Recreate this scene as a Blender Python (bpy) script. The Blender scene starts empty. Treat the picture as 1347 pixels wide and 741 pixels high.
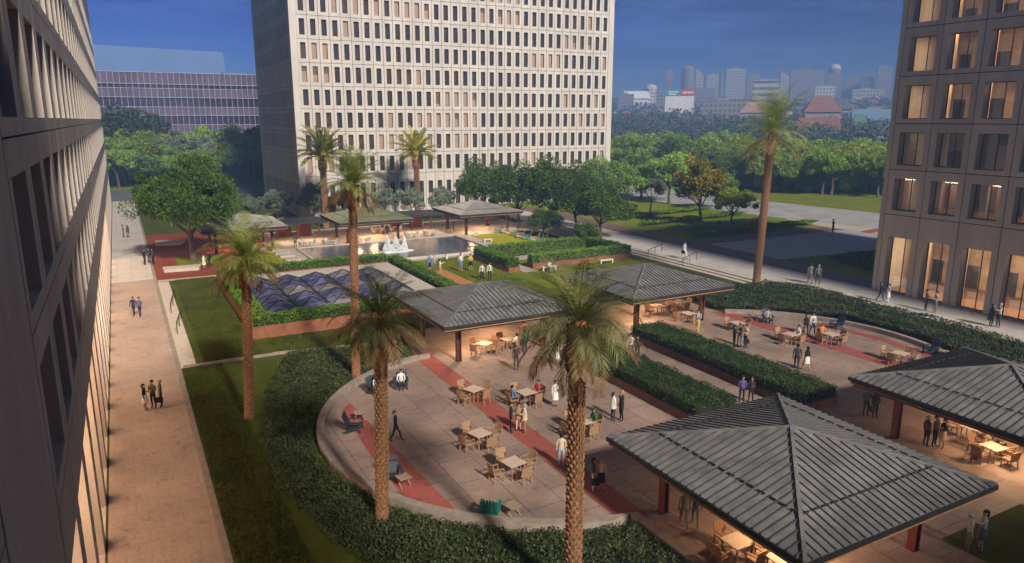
import bpy, bmesh, math, random
import numpy as np
from mathutils import Vector, Matrix
random.seed(7); RNG = np.random.default_rng(7)
R = math.radians
SC = bpy.context.scene
COL = SC.collection

# ------------------------------------------------------------------ camera model (also used to read ground positions)
F, CX, CY, HZ, CH = 950.0, 673.5, 370.5, 157.0, 17.0
PITCH = math.atan((CY-HZ)/F); YAW = R(28.3)
_cy, _sy, _cp, _sp = math.cos(YAW), math.sin(YAW), math.cos(PITCH), math.sin(PITCH)
def at(px, py, z=0.0):
    a = (px-CX)/F; b = -(py-CY)/F
    d = (_sy*_cp + a*_cy + b*_sy*_sp, _cy*_cp - a*_sy + b*_cy*_sp, -_sp + b*_cp)
    t = (z-CH)/d[2]
    return Vector((d[0]*t, d[1]*t, z))

# ------------------------------------------------------------------ materials
M = {}
def nt(name):
    m = bpy.data.materials.new(name); m.use_nodes = True; M[name] = m
    t = m.node_tree; t.nodes.clear()
    o = t.nodes.new('ShaderNodeOutputMaterial')
    return m, t, o
def node(t, typ, **kw):
    n = t.nodes.new(typ)
    for k, v in kw.items():
        if k in n.inputs: n.inputs[k].default_value = v
        else: setattr(n, k, v)
    return n
def ramp(t, fac, stops):
    r = t.nodes.new('ShaderNodeValToRGB')
    el = r.color_ramp.elements
    while len(el) < len(stops): el.new(0.5)
    for e, (p, c) in zip(el, stops):
        e.position = p; e.color = (*c, 1)
    t.links.new(fac, r.inputs[0]); return r.outputs[0]
def noise(t, scale, detail=4, pos=None, rough=0.55):
    n = node(t, 'ShaderNodeTexNoise', Scale=scale, Detail=detail, Roughness=rough)
    if pos is None:
        pos = t.nodes.new('ShaderNodeNewGeometry').outputs['Position']
    t.links.new(pos, n.inputs['Vector']); return n.outputs['Fac']
def mixc(t, fac, a, b, mode='MIX'):
    m = t.nodes.new('ShaderNodeMix'); m.data_type = 'RGBA'; m.blend_type = mode
    for k, v in ((0, fac), (6, a), (7, b)):
        if isinstance(v, (int, float)): m.inputs[k].default_value = v
        elif isinstance(v, tuple): m.inputs[k].default_value = (*v, 1)
        else: t.links.new(v, m.inputs[k])
    return m.outputs[2]
def sc(c, k): return tuple(min(1, x*k) for x in c)
def pbr(name, col, rough=0.7, ns=1.5, var=0.18, bump=0.0, bs=20, metal=0.0, spec=0.4, emit=None, es=0.0, coat=0.0):
    m, t, o = nt(name)
    p = node(t, 'ShaderNodeBsdfPrincipled', Roughness=rough, Metallic=metal)
    p.inputs['Specular IOR Level'].default_value = spec
    f = noise(t, ns, 5)
    c = ramp(t, f, [(0.3, sc(col, 1-var)), (0.7, sc(col, 1+var))])
    t.links.new(c, p.inputs['Base Color'])
    if bump:
        b = node(t, 'ShaderNodeBump', Strength=bump, Distance=0.05)
        t.links.new(noise(t, bs, 4), b.inputs['Height']); t.links.new(b.outputs[0], p.inputs['Normal'])
    if emit:
        p.inputs['Emission Color'].default_value = (*emit, 1); p.inputs['Emission Strength'].default_value = es
    t.links.new(p.outputs[0], o.inputs[0]); return m
def paving(name, a, b, mortar, w, h, gap=0.02, rough=0.75, var=0.25, off=0.5, rot=0.0, wet=0.0):
    m, t, o = nt(name)
    p = node(t, 'ShaderNodeBsdfPrincipled', Roughness=rough)
    g = t.nodes.new('ShaderNodeNewGeometry')
    mp = node(t, 'ShaderNodeMapping'); mp.inputs['Rotation'].default_value = (0, 0, rot)
    t.links.new(g.outputs['Position'], mp.inputs[0])
    br = t.nodes.new('ShaderNodeTexBrick'); br.offset = off
    t.links.new(mp.outputs[0], br.inputs['Vector'])
    for k, v in (('Scale', 1.0), ('Mortar Size', gap), ('Brick Width', w), ('Row Height', h), ('Bias', 0.0), ('Mortar Smooth', 0.2)): br.inputs[k].default_value = v
    for k, v in (('Color1', a), ('Color2', b), ('Mortar', mortar)): br.inputs[k].default_value = (*v, 1)
    f = noise(t, 0.22, 6, rough=0.65); f2 = noise(t, 7.0, 4)
    c = mixc(t, 1.0, br.outputs[0], ramp(t, f, [(0.3, (1-var,)*3), (0.72, (1+var*0.6, 1+var*0.5, 1+var*0.4))]), 'MULTIPLY')
    c = mixc(t, 1.0, c, ramp(t, f2, [(0.3, (0.86,)*3), (0.7, (1.1,)*3)]), 'MULTIPLY')
    c = mixc(t, 1.0, c, ramp(t, noise(t, 1.1, 8, rough=0.75), [(0.33, (0.62, 0.6, 0.58)), (0.45, (1.0,)*3)]), 'MULTIPLY')
    t.links.new(c, p.inputs['Base Color'])
    rr = ramp(t, f, [(0.3, (rough-0.2,)*3), (0.7, (rough+0.1,)*3)]); t.links.new(rr, p.inputs['Roughness'])
    bm = node(t, 'ShaderNodeBump', Strength=0.25, Distance=0.02)
    t.links.new(f2, bm.inputs['Height']); t.links.new(bm.outputs[0], p.inputs['Normal'])
    t.links.new(p.outputs[0], o.inputs[0]); return m
def leafmat(name, cols, rough=0.55, tr=0.25, ns=0.5):
    m, t, o = nt(name)
    g = t.nodes.new('ShaderNodeNewGeometry'); oi = t.nodes.new('ShaderNodeObjectInfo')
    f = noise(t, ns, 3)
    a = node(t, 'ShaderNodeMath', operation='MULTIPLY_ADD'); t.links.new(g.outputs['Random Per Island'], a.inputs[0]); a.inputs[1].default_value = 0.42
    t.links.new(f, a.inputs[2])
    b = node(t, 'ShaderNodeMath', operation='MULTIPLY_ADD'); t.links.new(oi.outputs['Random'], b.inputs[0]); b.inputs[1].default_value = 0.34
    t.links.new(a.outputs[0], b.inputs[2])
    s = node(t, 'ShaderNodeMath', operation='SUBTRACT'); t.links.new(b.outputs[0], s.inputs[0]); s.inputs[1].default_value = 0.36
    n = len(cols); c = ramp(t, s.outputs[0], [(0.15+0.7*i/(n-1), cols[i]) for i in range(n)])
    p = node(t, 'ShaderNodeBsdfPrincipled', Roughness=rough); t.links.new(c, p.inputs['Base Color']); p.inputs['Specular IOR Level'].default_value = 0.3
    tl = t.nodes.new('ShaderNodeBsdfTranslucent')
    t.links.new(mixc(t, 1.0, c, (1.3, 1.35, 0.6), 'MULTIPLY'), tl.inputs[0])
    mx = node(t, 'ShaderNodeMixShader'); mx.inputs[0].default_value = tr
    t.links.new(p.outputs[0], mx.inputs[1]); t.links.new(tl.outputs[0], mx.inputs[2]); t.links.new(mx.outputs[0], o.inputs[0]); return m
def grass(name, a, b, c3):
    m, t, o = nt(name)
    p = node(t, 'ShaderNodeBsdfPrincipled', Roughness=0.9); p.inputs['Specular IOR Level'].default_value = 0.15
    f = noise(t, 0.35, 6, rough=0.7)
    c = ramp(t, f, [(0.25, a), (0.5, b), (0.75, c3)])
    f2 = noise(t, 14.0, 5, rough=0.8)
    c = mixc(t, 1.0, c, ramp(t, f2, [(0.25, (0.55,)*3), (0.75, (1.4,)*3)]), 'MULTIPLY')
    t.links.new(c, p.inputs['Base Color'])
    bm = node(t, 'ShaderNodeBump', Strength=0.6, Distance=0.06)
    t.links.new(f2, bm.inputs['Height']); t.links.new(bm.outputs[0], p.inputs['Normal'])
    t.links.new(p.outputs[0], o.inputs[0])
def concrete(name, col, panel=0.0):
    m, t, o = nt(name)
    p = node(t, 'ShaderNodeBsdfPrincipled', Roughness=0.8); p.inputs['Specular IOR Level'].default_value = 0.3
    g = t.nodes.new('ShaderNodeNewGeometry'); mp = node(t, 'ShaderNodeMapping'); mp.inputs['Scale'].default_value = (1, 1, 0.18)
    t.links.new(g.outputs['Position'], mp.inputs[0])
    f = noise(t, 0.8, 6, mp.outputs[0], 0.65)
    c = ramp(t, f, [(0.28, sc(col, 0.84)), (0.72, sc(col, 1.1))])
    c = mixc(t, 1.0, c, ramp(t, noise(t, 9, 5), [(0.3, (0.92,)*3), (0.7, (1.06,)*3)]), 'MULTIPLY')
    isl = ramp(t, g.outputs['Random Per Island'], [(0, (0.93,)*3), (1, (1.05,)*3)])
    c = mixc(t, 1.0, c, isl, 'MULTIPLY')
    t.links.new(c, p.inputs['Base Color'])
    bm = node(t, 'ShaderNodeBump', Strength=0.15, Distance=0.02)
    t.links.new(noise(t, 25, 4), bm.inputs['Height']); t.links.new(bm.outputs[0], p.inputs['Normal'])
    t.links.new(p.outputs[0], o.inputs[0])
def window_mat(name, w, h, thr, dark=(0.03, 0.032, 0.035), warm=(0.55, 0.26, 0.12), es=1.0, ax=0):
    # blinds, dark rooms and lit rooms chosen per window by position
    m, t, o = nt(name)
    g = t.nodes.new('ShaderNodeNewGeometry'); sp = t.nodes.new('ShaderNodeSeparateXYZ'); t.links.new(g.outputs['Position'], sp.inputs[0])
    def fl(sock, d, add=0.0):
        a = node(t, 'ShaderNodeMath', operation='MULTIPLY_ADD'); t.links.new(sock, a.inputs[0]); a.inputs[1].default_value = 1/d; a.inputs[2].default_value = add
        b = node(t, 'ShaderNodeMath', operation='FLOOR'); t.links.new(a.outputs[0], b.inputs[0]); return b.outputs[0]
    cb = t.nodes.new('ShaderNodeCombineXYZ')
    t.links.new(fl(sp.outputs[ax], w), cb.inputs[0]); t.links.new(fl(sp.outputs[2], h, 0.1), cb.inputs[1])
    wn = t.nodes.new('ShaderNodeTexWhiteNoise'); wn.noise_dimensions = '2D'; t.links.new(cb.outputs[0], wn.inputs['Vector'])
    cb2 = t.nodes.new('ShaderNodeCombineXYZ')
    t.links.new(fl(sp.outputs[ax], w*5, 0.3), cb2.inputs[0]); t.links.new(fl(sp.outputs[2], h, 0.1), cb2.inputs[1])
    wn2 = t.nodes.new('ShaderNodeTexWhiteNoise'); wn2.noise_dimensions = '2D'; t.links.new(cb2.outputs[0], wn2.inputs['Vector'])
    s = node(t, 'ShaderNodeMath', operation='MULTIPLY_ADD'); t.links.new(wn.outputs[0], s.inputs[0]); s.inputs[1].default_value = 0.4; t.links.new(wn2.outputs[0], s.inputs[2])
    base = ramp(t, s.outputs[0], [(0, dark), (thr*0.65, dark), (thr*0.8, sc(warm, 0.2)), (min(thr, 0.98), sc(warm, 0.45)), (1, sc(warm, 0.6))])
    zf = node(t, 'ShaderNodeMath', operation='MULTIPLY_ADD'); t.links.new(sp.outputs[2], zf.inputs[0]); zf.inputs[1].default_value = 1/h; zf.inputs[2].default_value = 0.1
    zr = node(t, 'ShaderNodeMath', operation='FRACT'); t.links.new(zf.outputs[0], zr.inputs[0])
    bt = node(t, 'ShaderNodeMath', operation='MULTIPLY_ADD'); t.links.new(wn.outputs[0], bt.inputs[0]); bt.inputs[1].default_value = 1.1; bt.inputs[2].default_value = 0.25
    bl = node(t, 'ShaderNodeMath', operation='GREATER_THAN'); t.links.new(zr.outputs[0], bl.inputs[0]); t.links.new(bt.outputs[0], bl.inputs[1])
    base = mixc(t, bl.outputs[0], base, sc(warm, 0.14))
    em = ramp(t, s.outputs[0], [(0, (0, 0, 0)), (thr*0.8, (0, 0, 0)), (min(thr, 0.98), sc(warm, 0.25)), (1.0, warm)])
    var = ramp(t, noise(t, 1.6, 3), [(0.3, (0.5,)*3), (0.7, (1.3,)*3)])
    em = mixc(t, 1.0, em, var, 'MULTIPLY')
    p = node(t, 'ShaderNodeBsdfPrincipled', Roughness=0.12); t.links.new(base, p.inputs['Base Color']); p.inputs['Specular IOR Level'].default_value = 0.6
    t.links.new(em, p.inputs['Emission Color']); p.inputs['Emission Strength'].default_value = es
    bm = node(t, 'ShaderNodeBump', Strength=0.06, Distance=0.05); t.links.new(noise(t, 0.9, 2), bm.inputs['Height']); t.links.new(bm.outputs[0], p.inputs['Normal'])
    t.links.new(p.outputs[0], o.inputs[0])
def glassmat(name, tint=(0.85, 0.9, 0.88), refl=0.22, rough=0.03):
    m, t, o = nt(name)
    tr = t.nodes.new('ShaderNodeBsdfTransparent'); tr.inputs[0].default_value = (*tint, 1)
    gl = node(t, 'ShaderNodeBsdfGlossy', Roughness=rough); gl.inputs[0].default_value = (0.9, 0.95, 1, 1)
    fr = node(t, 'ShaderNodeFresnel', IOR=1.6); a = node(t, 'ShaderNodeMath', operation='ADD'); t.links.new(fr.outputs[0], a.inputs[0]); a.inputs[1].default_value = refl-0.05
    mx = t.nodes.new('ShaderNodeMixShader'); t.links.new(a.outputs[0], mx.inputs[0]); t.links.new(tr.outputs[0], mx.inputs[1]); t.links.new(gl.outputs[0], mx.inputs[2])
    t.links.new(mx.outputs[0], o.inputs[0])

concrete('tower_concrete', (0.66, 0.61, 0.55))
concrete('office_concrete', (0.70, 0.60, 0.52))
concrete('left_concrete', (0.60, 0.53, 0.47))
pbr('joint', (0.02, 0.018, 0.017), 0.9)
pbr('dark_metal', (0.02, 0.02, 0.022), 0.45, metal=0.3)
pbr('roof_metal', (0.19, 0.185, 0.187), 0.6, ns=1.3, var=0.35, bump=0.08, bs=6)
pbr('roof_pale', (0.40, 0.38, 0.35), 0.5, ns=0.8, var=0.15, metal=0.2)
pbr('roof_green', (0.22, 0.23, 0.13), 0.6, ns=0.8, var=0.25, metal=0.1)
pbr('fascia', (0.035, 0.034, 0.036), 0.5)
pbr('post_red', (0.22, 0.05, 0.025), 0.55, ns=3)
pbr('soffit', (0.45, 0.24, 0.11), 0.6, ns=3)
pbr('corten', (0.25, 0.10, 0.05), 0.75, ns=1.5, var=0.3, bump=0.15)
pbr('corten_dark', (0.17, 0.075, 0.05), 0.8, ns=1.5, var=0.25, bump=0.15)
pbr('stone_pale', (0.55, 0.49, 0.42), 0.8, ns=2, var=0.12, bump=0.2)
pbr('stone_wall', (0.30, 0.25, 0.21), 0.85, ns=2, var=0.2, bump=0.3)
pbr('white_paint', (0.72, 0.70, 0.66), 0.6, var=0.05)
pbr('rattan', (0.36, 0.22, 0.13), 0.7, ns=30, var=0.35, bump=0.3, bs=60)
pbr('table_top', (0.60, 0.46, 0.35), 0.55, ns=6, var=0.1)
pbr('wood_small', (0.32, 0.23, 0.17), 0.6, ns=6, var=0.15)
pbr('blue_paint', (0.022, 0.05, 0.075), 0.5, ns=8)
pbr('teal_paint', (0.01, 0.16, 0.13), 0.5, ns=8)
pbr('pale_teal', (0.12, 0.32, 0.28), 0.5, ns=8)
pbr('lamp_glow', (0.9, 0.7, 0.4), 0.5, emit=(1.0, 0.66, 0.34), es=5)
pbr('bark', (0.10, 0.07, 0.05), 0.9, ns=6, var=0.35, bump=0.6, bs=15)
pbr('palm_bark', (0.27, 0.14, 0.07), 0.85, ns=9, var=0.5, bump=0.5, bs=18)
pbr('palm_boot', (0.33, 0.13, 0.055), 0.8, ns=12, var=0.5, bump=0.4, bs=20)
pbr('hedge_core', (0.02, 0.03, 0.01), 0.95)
pbr('soil', (0.06, 0.035, 0.02), 0.95, bump=0.3)
pbr('sand', (0.50, 0.22, 0.08), 0.9, ns=4, var=0.15, bump=0.3)
pbr('water_foam', (0.85, 0.88, 0.9), 0.5, var=0.04)
pbr('seam', (0.10, 0.098, 0.10), 0.6)  # ribs coloured darker than the roof, for the shadow they cast
pbr('ceiling', (0.6, 0.42, 0.26), 0.8)
pbr('glow_wall', (0.60, 0.42, 0.27), 0.7, ns=0.6, var=0.35, emit=(1.0, 0.55, 0.28), es=0.06)  # walls and columns glow faintly, room light put into the material
pbr('room_floor', (0.30, 0.17, 0.09), 0.4)
pbr('green_wall', (0.06, 0.14, 0.06), 0.6)
pbr('interior_dark', (0.09, 0.075, 0.08), 0.7)
pbr('asphalt', (0.13, 0.135, 0.145), 0.85, ns=0.3, var=0.25, bump=0.2)
pbr('road_pale', (0.36, 0.36, 0.35), 0.85, ns=0.3, var=0.2, bump=0.2)
pbr('pale_block', (0.11, 0.21, 0.45), 0.6, ns=0.05, var=0.08)
pbr('pool_stone', (0.10, 0.10, 0.10), 0.6)
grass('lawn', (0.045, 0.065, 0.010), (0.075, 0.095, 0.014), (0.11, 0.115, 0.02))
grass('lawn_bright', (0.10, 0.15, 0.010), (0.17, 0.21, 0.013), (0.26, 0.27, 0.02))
grass('lawn_yellow', (0.33, 0.34, 0.02), (0.42, 0.38, 0.02), (0.5, 0.42, 0.03))
grass('terrain', (0.05, 0.06, 0.03), (0.10, 0.09, 0.07), (0.20, 0.17, 0.14))
paving('plaza_stone', (0.37, 0.265, 0.215), (0.31, 0.23, 0.195), (0.14, 0.10, 0.08), 2.4, 1.8, 0.022, var=0.4, rot=R(90))
paving('walk_stone', (0.47, 0.36, 0.29), (0.44, 0.34, 0.275), (0.31, 0.235, 0.185), 0.9, 0.9, 0.010, var=0.22)
paving('white_stone', (0.56, 0.49, 0.42), (0.50, 0.44, 0.38), (0.32, 0.27, 0.22), 1.2, 1.2, 0.015, var=0.12, off=0)
paving('grey_walk', (0.62, 0.57, 0.52), (0.56, 0.52, 0.48), (0.3, 0.28, 0.27), 1.5, 1.5, 0.015, var=0.12, off=0)
paving('red_brick', (0.42, 0.10, 0.075), (0.36, 0.09, 0.07), (0.2, 0.08, 0.06), 0.4, 0.2, 0.012, var=0.18)
paving('rust_brick', (0.30, 0.06, 0.02), (0.24, 0.05, 0.02), (0.12, 0.04, 0.02), 0.4, 0.2, 0.012, var=0.2)
paving('mauve_brick', (0.22, 0.12, 0.115), (0.18, 0.10, 0.10), (0.08, 0.05, 0.05), 0.4, 0.2, 0.012, var=0.2)
paving('cool_slab', (0.42, 0.42, 0.45), (0.39, 0.39, 0.42), (0.12, 0.12, 0.13), 3, 3, 0.02, var=0.15, off=0)
leafmat('leaf_oak', [(0.022, 0.053, 0.011), (0.068, 0.133, 0.022), (0.152, 0.237, 0.037)])
leafmat('leaf_park', [(0.072, 0.137, 0.025), (0.202, 0.343, 0.048), (0.444, 0.606, 0.089)])
leafmat('leaf_lime', [(0.086, 0.143, 0.023), (0.257, 0.343, 0.043), (0.486, 0.543, 0.086)])
leafmat('leaf_golden', [(0.098, 0.117, 0.016), (0.293, 0.254, 0.029), (0.624, 0.429, 0.039)])
leafmat('leaf_silver', [(0.083, 0.110, 0.068), (0.193, 0.235, 0.166), (0.386, 0.442, 0.331)])
leafmat('leaf_dark', [(0.025, 0.046, 0.031), (0.052, 0.087, 0.058), (0.104, 0.146, 0.104)])
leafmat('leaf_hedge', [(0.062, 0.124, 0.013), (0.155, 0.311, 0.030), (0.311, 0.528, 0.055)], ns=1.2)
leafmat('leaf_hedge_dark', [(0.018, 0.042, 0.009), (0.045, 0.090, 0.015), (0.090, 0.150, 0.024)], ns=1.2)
leafmat('leaf_cover', [(0.030, 0.042, 0.018), (0.063, 0.090, 0.033), (0.128, 0.158, 0.068)], ns=0.8)
leafmat('frond', [(0.105, 0.124, 0.035), (0.281, 0.334, 0.088), (0.597, 0.667, 0.246)], ns=0.6, tr=0.35)
leafmat('frond_dark', [(0.038, 0.043, 0.017), (0.113, 0.127, 0.043), (0.283, 0.293, 0.123)], ns=0.6, tr=0.3)
leafmat('frond_dry', [(0.13, 0.08, 0.03), (0.26, 0.17, 0.08), (0.42, 0.30, 0.16)], ns=0.6)
leafmat('frond_thick', [(0.119, 0.119, 0.019), (0.309, 0.309, 0.035), (0.665, 0.617, 0.071)], ns=0.6)
window_mat('tower_window', 1.866, 3.8, 1.33, dark=(0.05, 0.045, 0.042), es=0.15, warm=(0.56, 0.38, 0.27))
window_mat('left_window', 4.15, 4.35, 0.8, dark=(0.14, 0.105, 0.095), warm=(0.6, 0.36, 0.22), es=0.2, ax=1)
glassmat('pane_glass')
def seam_glass():
    m, t, o = nt('curtain_glass')
    g = t.nodes.new('ShaderNodeNewGeometry')
    p = node(t, 'ShaderNodeBsdfPrincipled', Roughness=0.08, Metallic=0.3); p.inputs['Specular IOR Level'].default_value = 0.9
    c = ramp(t, noise(t, 0.06, 4), [(0.3, (0.035, 0.03, 0.07)), (0.7, (0.10, 0.09, 0.17))])
    t.links.new(c, p.inputs['Base Color'])
    bm = node(t, 'ShaderNodeBump', Strength=0.25, Distance=0.3); t.links.new(noise(t, 0.35, 3), bm.inputs['Height']); t.links.new(bm.outputs[0], p.inputs['Normal'])
    t.links.new(p.outputs[0], o.inputs[0])
seam_glass()
pbr('curtain_band', (0.11, 0.09, 0.15), 0.35, ns=0.08, var=0.35)
pbr('curtain_mullion', (0.42, 0.38, 0.50), 0.5)
pbr('sky_glass', (0.10, 0.10, 0.19), 0.2, ns=1.1, var=0.6, spec=0.6)
pbr('sky_glass_grey', (0.24, 0.22, 0.24), 0.2, ns=0.7, var=0.3, spec=0.8, metal=0.1)
def watermat():
    m, t, o = nt('pool_water')
    p = node(t, 'ShaderNodeBsdfPrincipled', Roughness=0.06); p.inputs['Specular IOR Level'].default_value = 0.7
    t.links.new(ramp(t, noise(t, 0.4, 5), [(0.3, (0.012, 0.03, 0.07)), (0.7, (0.04, 0.075, 0.15))]), p.inputs['Base Color'])
    bm = node(t, 'ShaderNodeBump', Strength=0.7, Distance=0.08); t.links.new(noise(t, 2.2, 5), bm.inputs['Height']); t.links.new(bm.outputs[0], p.inputs['Normal'])
    t.links.new(p.outputs[0], o.inputs[0])
watermat()
for nme, c in dict(cl_black=(0.012, 0.012, 0.014), cl_navy=(0.02, 0.025, 0.06), cl_charcoal=(0.045, 0.045, 0.05), cl_grey=(0.16, 0.155, 0.15), cl_lightgrey=(0.4, 0.4, 0.4),
                   cl_white=(0.75, 0.74, 0.70), cl_cream=(0.6, 0.52, 0.38), cl_olive=(0.12, 0.10, 0.05), cl_brown=(0.10, 0.06, 0.04), cl_red=(0.5, 0.05, 0.03), cl_blue=(0.10, 0.22, 0.45),
                   cl_lightblue=(0.35, 0.45, 0.6), cl_green=(0.04, 0.14, 0.05), cl_yellow=(0.65, 0.5, 0.12), cl_purple=(0.12, 0.10, 0.28), cl_tan=(0.35, 0.24, 0.15), cl_orange=(0.7, 0.22, 0.06),
                   skin_light=(0.5, 0.28, 0.19), skin_brown=(0.22, 0.11, 0.07), hair_black=(0.01, 0.008, 0.007), hair_brown=(0.06, 0.03, 0.015), hair_blond=(0.38, 0.26, 0.12), hair_grey=(0.35, 0.34, 0.33),
                   eye_dark=(0.01, 0.01, 0.01), shoe=(0.015, 0.012, 0.01)).items():
    pbr(nme, c, 0.8, ns=8, var=0.15)

# ------------------------------------------------------------------ mesh builder
def tag(o, label=None, cat=None, group=None, kind=None):
    if label: o['label'] = label
    if cat: o['category'] = cat
    if group: o['group'] = group
    if kind: o['kind'] = kind
    return o
def thing(name, label, cat, loc=(0, 0, 0), rz=0.0, group=None):
    o = bpy.data.objects.new(name, None); COL.objects.link(o); o.empty_display_size = 0.3
    o.location = loc; o.rotation_euler = (0, 0, rz)
    return tag(o, label, cat, group)
def mesh_np(name, V, Fc, mats, mi=None, parent=None, smooth=False):
    """V (n,3) array, Fc (m,k) array with k 3 or 4"""
    V = np.asarray(V, dtype=np.float32); Fc = np.asarray(Fc, dtype=np.int32)
    me = bpy.data.meshes.new(name); k = Fc.shape[1]
    me.vertices.add(len(V)); me.vertices.foreach_set('co', V.ravel())
    me.loops.add(Fc.size); me.loops.foreach_set('vertex_index', Fc.ravel())
    me.polygons.add(len(Fc)); me.polygons.foreach_set('loop_start', np.arange(0, Fc.size, k, dtype=np.int32))
    if mi is not None: me.polygons.foreach_set('material_index', np.asarray(mi, dtype=np.int32))
    for mm in mats: me.materials.append(M[mm])
    me.update(calc_edges=True); me.validate()
    if smooth: me.shade_smooth()
    o = bpy.data.objects.new(name, me); COL.objects.link(o)
    if parent: o.parent = parent
    return o
class MB:
    def __init__(s): s.v = []; s.f = []; s.m = []
    def add(s, vs, fs, m=0):
        b = len(s.v); s.v += [tuple(p) for p in vs]
        for f in fs: s.f.append(tuple(b+i for i in f)); s.m.append(m)
        return s
    def box(s, x0, y0, z0, x1, y1, z1, m=0):
        if x0 > x1: x0, x1 = x1, x0
        if y0 > y1: y0, y1 = y1, y0
        if z0 > z1: z0, z1 = z1, z0
        return s.add([(x0, y0, z0), (x1, y0, z0), (x1, y1, z0), (x0, y1, z0), (x0, y0, z1), (x1, y0, z1), (x1, y1, z1), (x0, y1, z1)],
                     [(0, 3, 2, 1), (4, 5, 6, 7), (0, 1, 5, 4), (1, 2, 6, 5), (2, 3, 7, 6), (3, 0, 4, 7)], m)
    def bar(s, a, b, w, h=None, m=0):
        a = Vector(a); b = Vector(b); h = h or w; d = (b-a).normalized()
        up = Vector((0, 0, 1)) if abs(d.z) < 0.95 else Vector((0, 1, 0))
        x = d.cross(up).normalized()*w/2; y = x.cross(d).normalized()*h/2
        vs = [a-x-y, a+x-y, a+x+y, a-x+y, b-x-y, b+x-y, b+x+y, b-x+y]
        return s.add(vs, [(0, 3, 2, 1), (4, 5, 6, 7), (0, 1, 5, 4), (1, 2, 6, 5), (2, 3, 7, 6), (3, 0, 4, 7)], m)
    def tube(s, pts, rad, n=8, m=0, cap=True):
        pts = [Vector(p) for p in pts]; rings = []
        for i, p in enumerate(pts):
            d = (pts[min(i+1, len(pts)-1)]-pts[max(i-1, 0)]).normalized()
            up = Vector((1, 0, 0)) if abs(d.x) < 0.9 else Vector((0, 1, 0))
            x = d.cross(up).normalized(); y = d.cross(x).normalized()
            rings.append([p + (x*math.cos(a)+y*math.sin(a))*rad[i] for a in [2*math.pi*k/n for k in range(n)]])
        vs = [q for r in rings for q in r]; fs = []
        for i in range(len(pts)-1):
            for k in range(n): fs.append((i*n+k, i*n+(k+1) % n, (i+1)*n+(k+1) % n, (i+1)*n+k))
        if cap: fs.append(tuple(range(n))); fs.append(tuple((len(pts)-1)*n+k for k in range(n))[::-1])
        return s.add(vs, fs, m)
    def poly(s, pts, z0, z1=None, m=0):
        n = len(pts)
        if z1 is None: return s.add([(p[0], p[1], z0) for p in pts], [tuple(range(n))], m)
        vs = [(p[0], p[1], z0) for p in pts]+[(p[0], p[1], z1) for p in pts]
        return s.add(vs, [tuple(range(n))[::-1], tuple(range(n, 2*n))]+[(i, (i+1) % n, n+(i+1) % n, n+i) for i in range(n)], m)
    def ell(s, c, r, n=8, k=6, m=0, z0=-1.0):
        vs = []; fs = []
        for j in range(k+1):
            ph = math.asin(max(-1, min(1, z0)))+(math.pi/2-math.asin(z0))*j/k
            for i in range(n):
                a = 2*math.pi*i/n; vs.append((c[0]+r[0]*math.cos(ph)*math.cos(a), c[1]+r[1]*math.cos(ph)*math.sin(a), c[2]+r[2]*math.sin(ph)))
        for j in range(k):
            for i in range(n): fs.append((j*n+i, j*n+(i+1) % n, (j+1)*n+(i+1) % n, (j+1)*n+i))
        return s.add(vs, fs, m)
    def build(s, name, mats, parent=None, smooth=False, rel=None):
        if isinstance(mats, str): mats = [mats]
        vs = s.v
        if rel is not None: vs = [(a-rel[0], b-rel[1], c-rel[2]) for a, b, c in vs]
        me = bpy.data.meshes.new(name); me.from_pydata(vs, [], s.f)
        for mm in mats: me.materials.append(M[mm])
        if len(mats) > 1: me.polygons.foreach_set('material_index', s.m)
        if smooth: me.shade_smooth()
        me.update()
        o = bpy.data.objects.new(name, me); COL.objects.link(o)
        if parent: o.parent = parent
        return o
def copy_tree(o, parent=None):
    c = o.copy(); COL.objects.link(c); c.parent = parent
    for ch in list(o.children): copy_tree(ch, c)
    return c
# ground sheets, each a few mm above the last
_k = [0]; SHEETS = []
def gz(x, y):
    b = 0.45 if x > 58.6 and -60 < y < 262 and x < 240 else 0.0
    for pts, z in SHEETS:
        if z > b:
            c = False; j = len(pts)-1
            for i in range(len(pts)):
                if (pts[i][1] > y) != (pts[j][1] > y) and x < (pts[j][0]-pts[i][0])*(y-pts[i][1])/(pts[j][1]-pts[i][1])+pts[i][0]: c = not c
                j = i
            if c: b = z
    return b
def sheet(name, pts, mat, z=0.0, kind='structure', thick=None):
    _k[0] += 1
    zz = z + 0.004*_k[0]
    SHEETS.append((pts, zz))
    mb = MB().poly(pts, zz)
    return tag(mb.build(name, mat), kind=kind)
def rect(x0, y0, x1, y1): return [(x0, y0), (x1, y0), (x1, y1), (x0, y1)]

# ------------------------------------------------------------------ leaves
def leaf_quads(P, size, aspect=0.55, up=0.3):
    n = len(P); A = RNG.normal(size=(n, 3)); A /= np.linalg.norm(A, axis=1)[:, None]
    N = RNG.normal(size=(n, 3)); N[:, 2] += up*2
    B = np.cross(A, N); B /= np.linalg.norm(B, axis=1)[:, None]+1e-9
    s = size*(0.7+0.6*RNG.random(n))[:, None]
    V = np.empty((n, 4, 3)); V[:, 0] = P-A*s*0.5; V[:, 1] = P+B*s*0.5*aspect; V[:, 2] = P+A*s*0.5; V[:, 3] = P-B*s*0.5*aspect
    return V.reshape(-1, 3), np.arange(n*4).reshape(-1, 4)
def inpoly(X, Y, poly):
    c = np.zeros(len(X), bool); j = len(poly)-1
    for i in range(len(poly)):
        xi, yi = poly[i]; xj, yj = poly[j]
        c ^= ((yi > Y) != (yj > Y)) & (X < (xj-xi)*(Y-yi)/(yj-yi+1e-12)+xi); j = i
    return c
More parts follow.
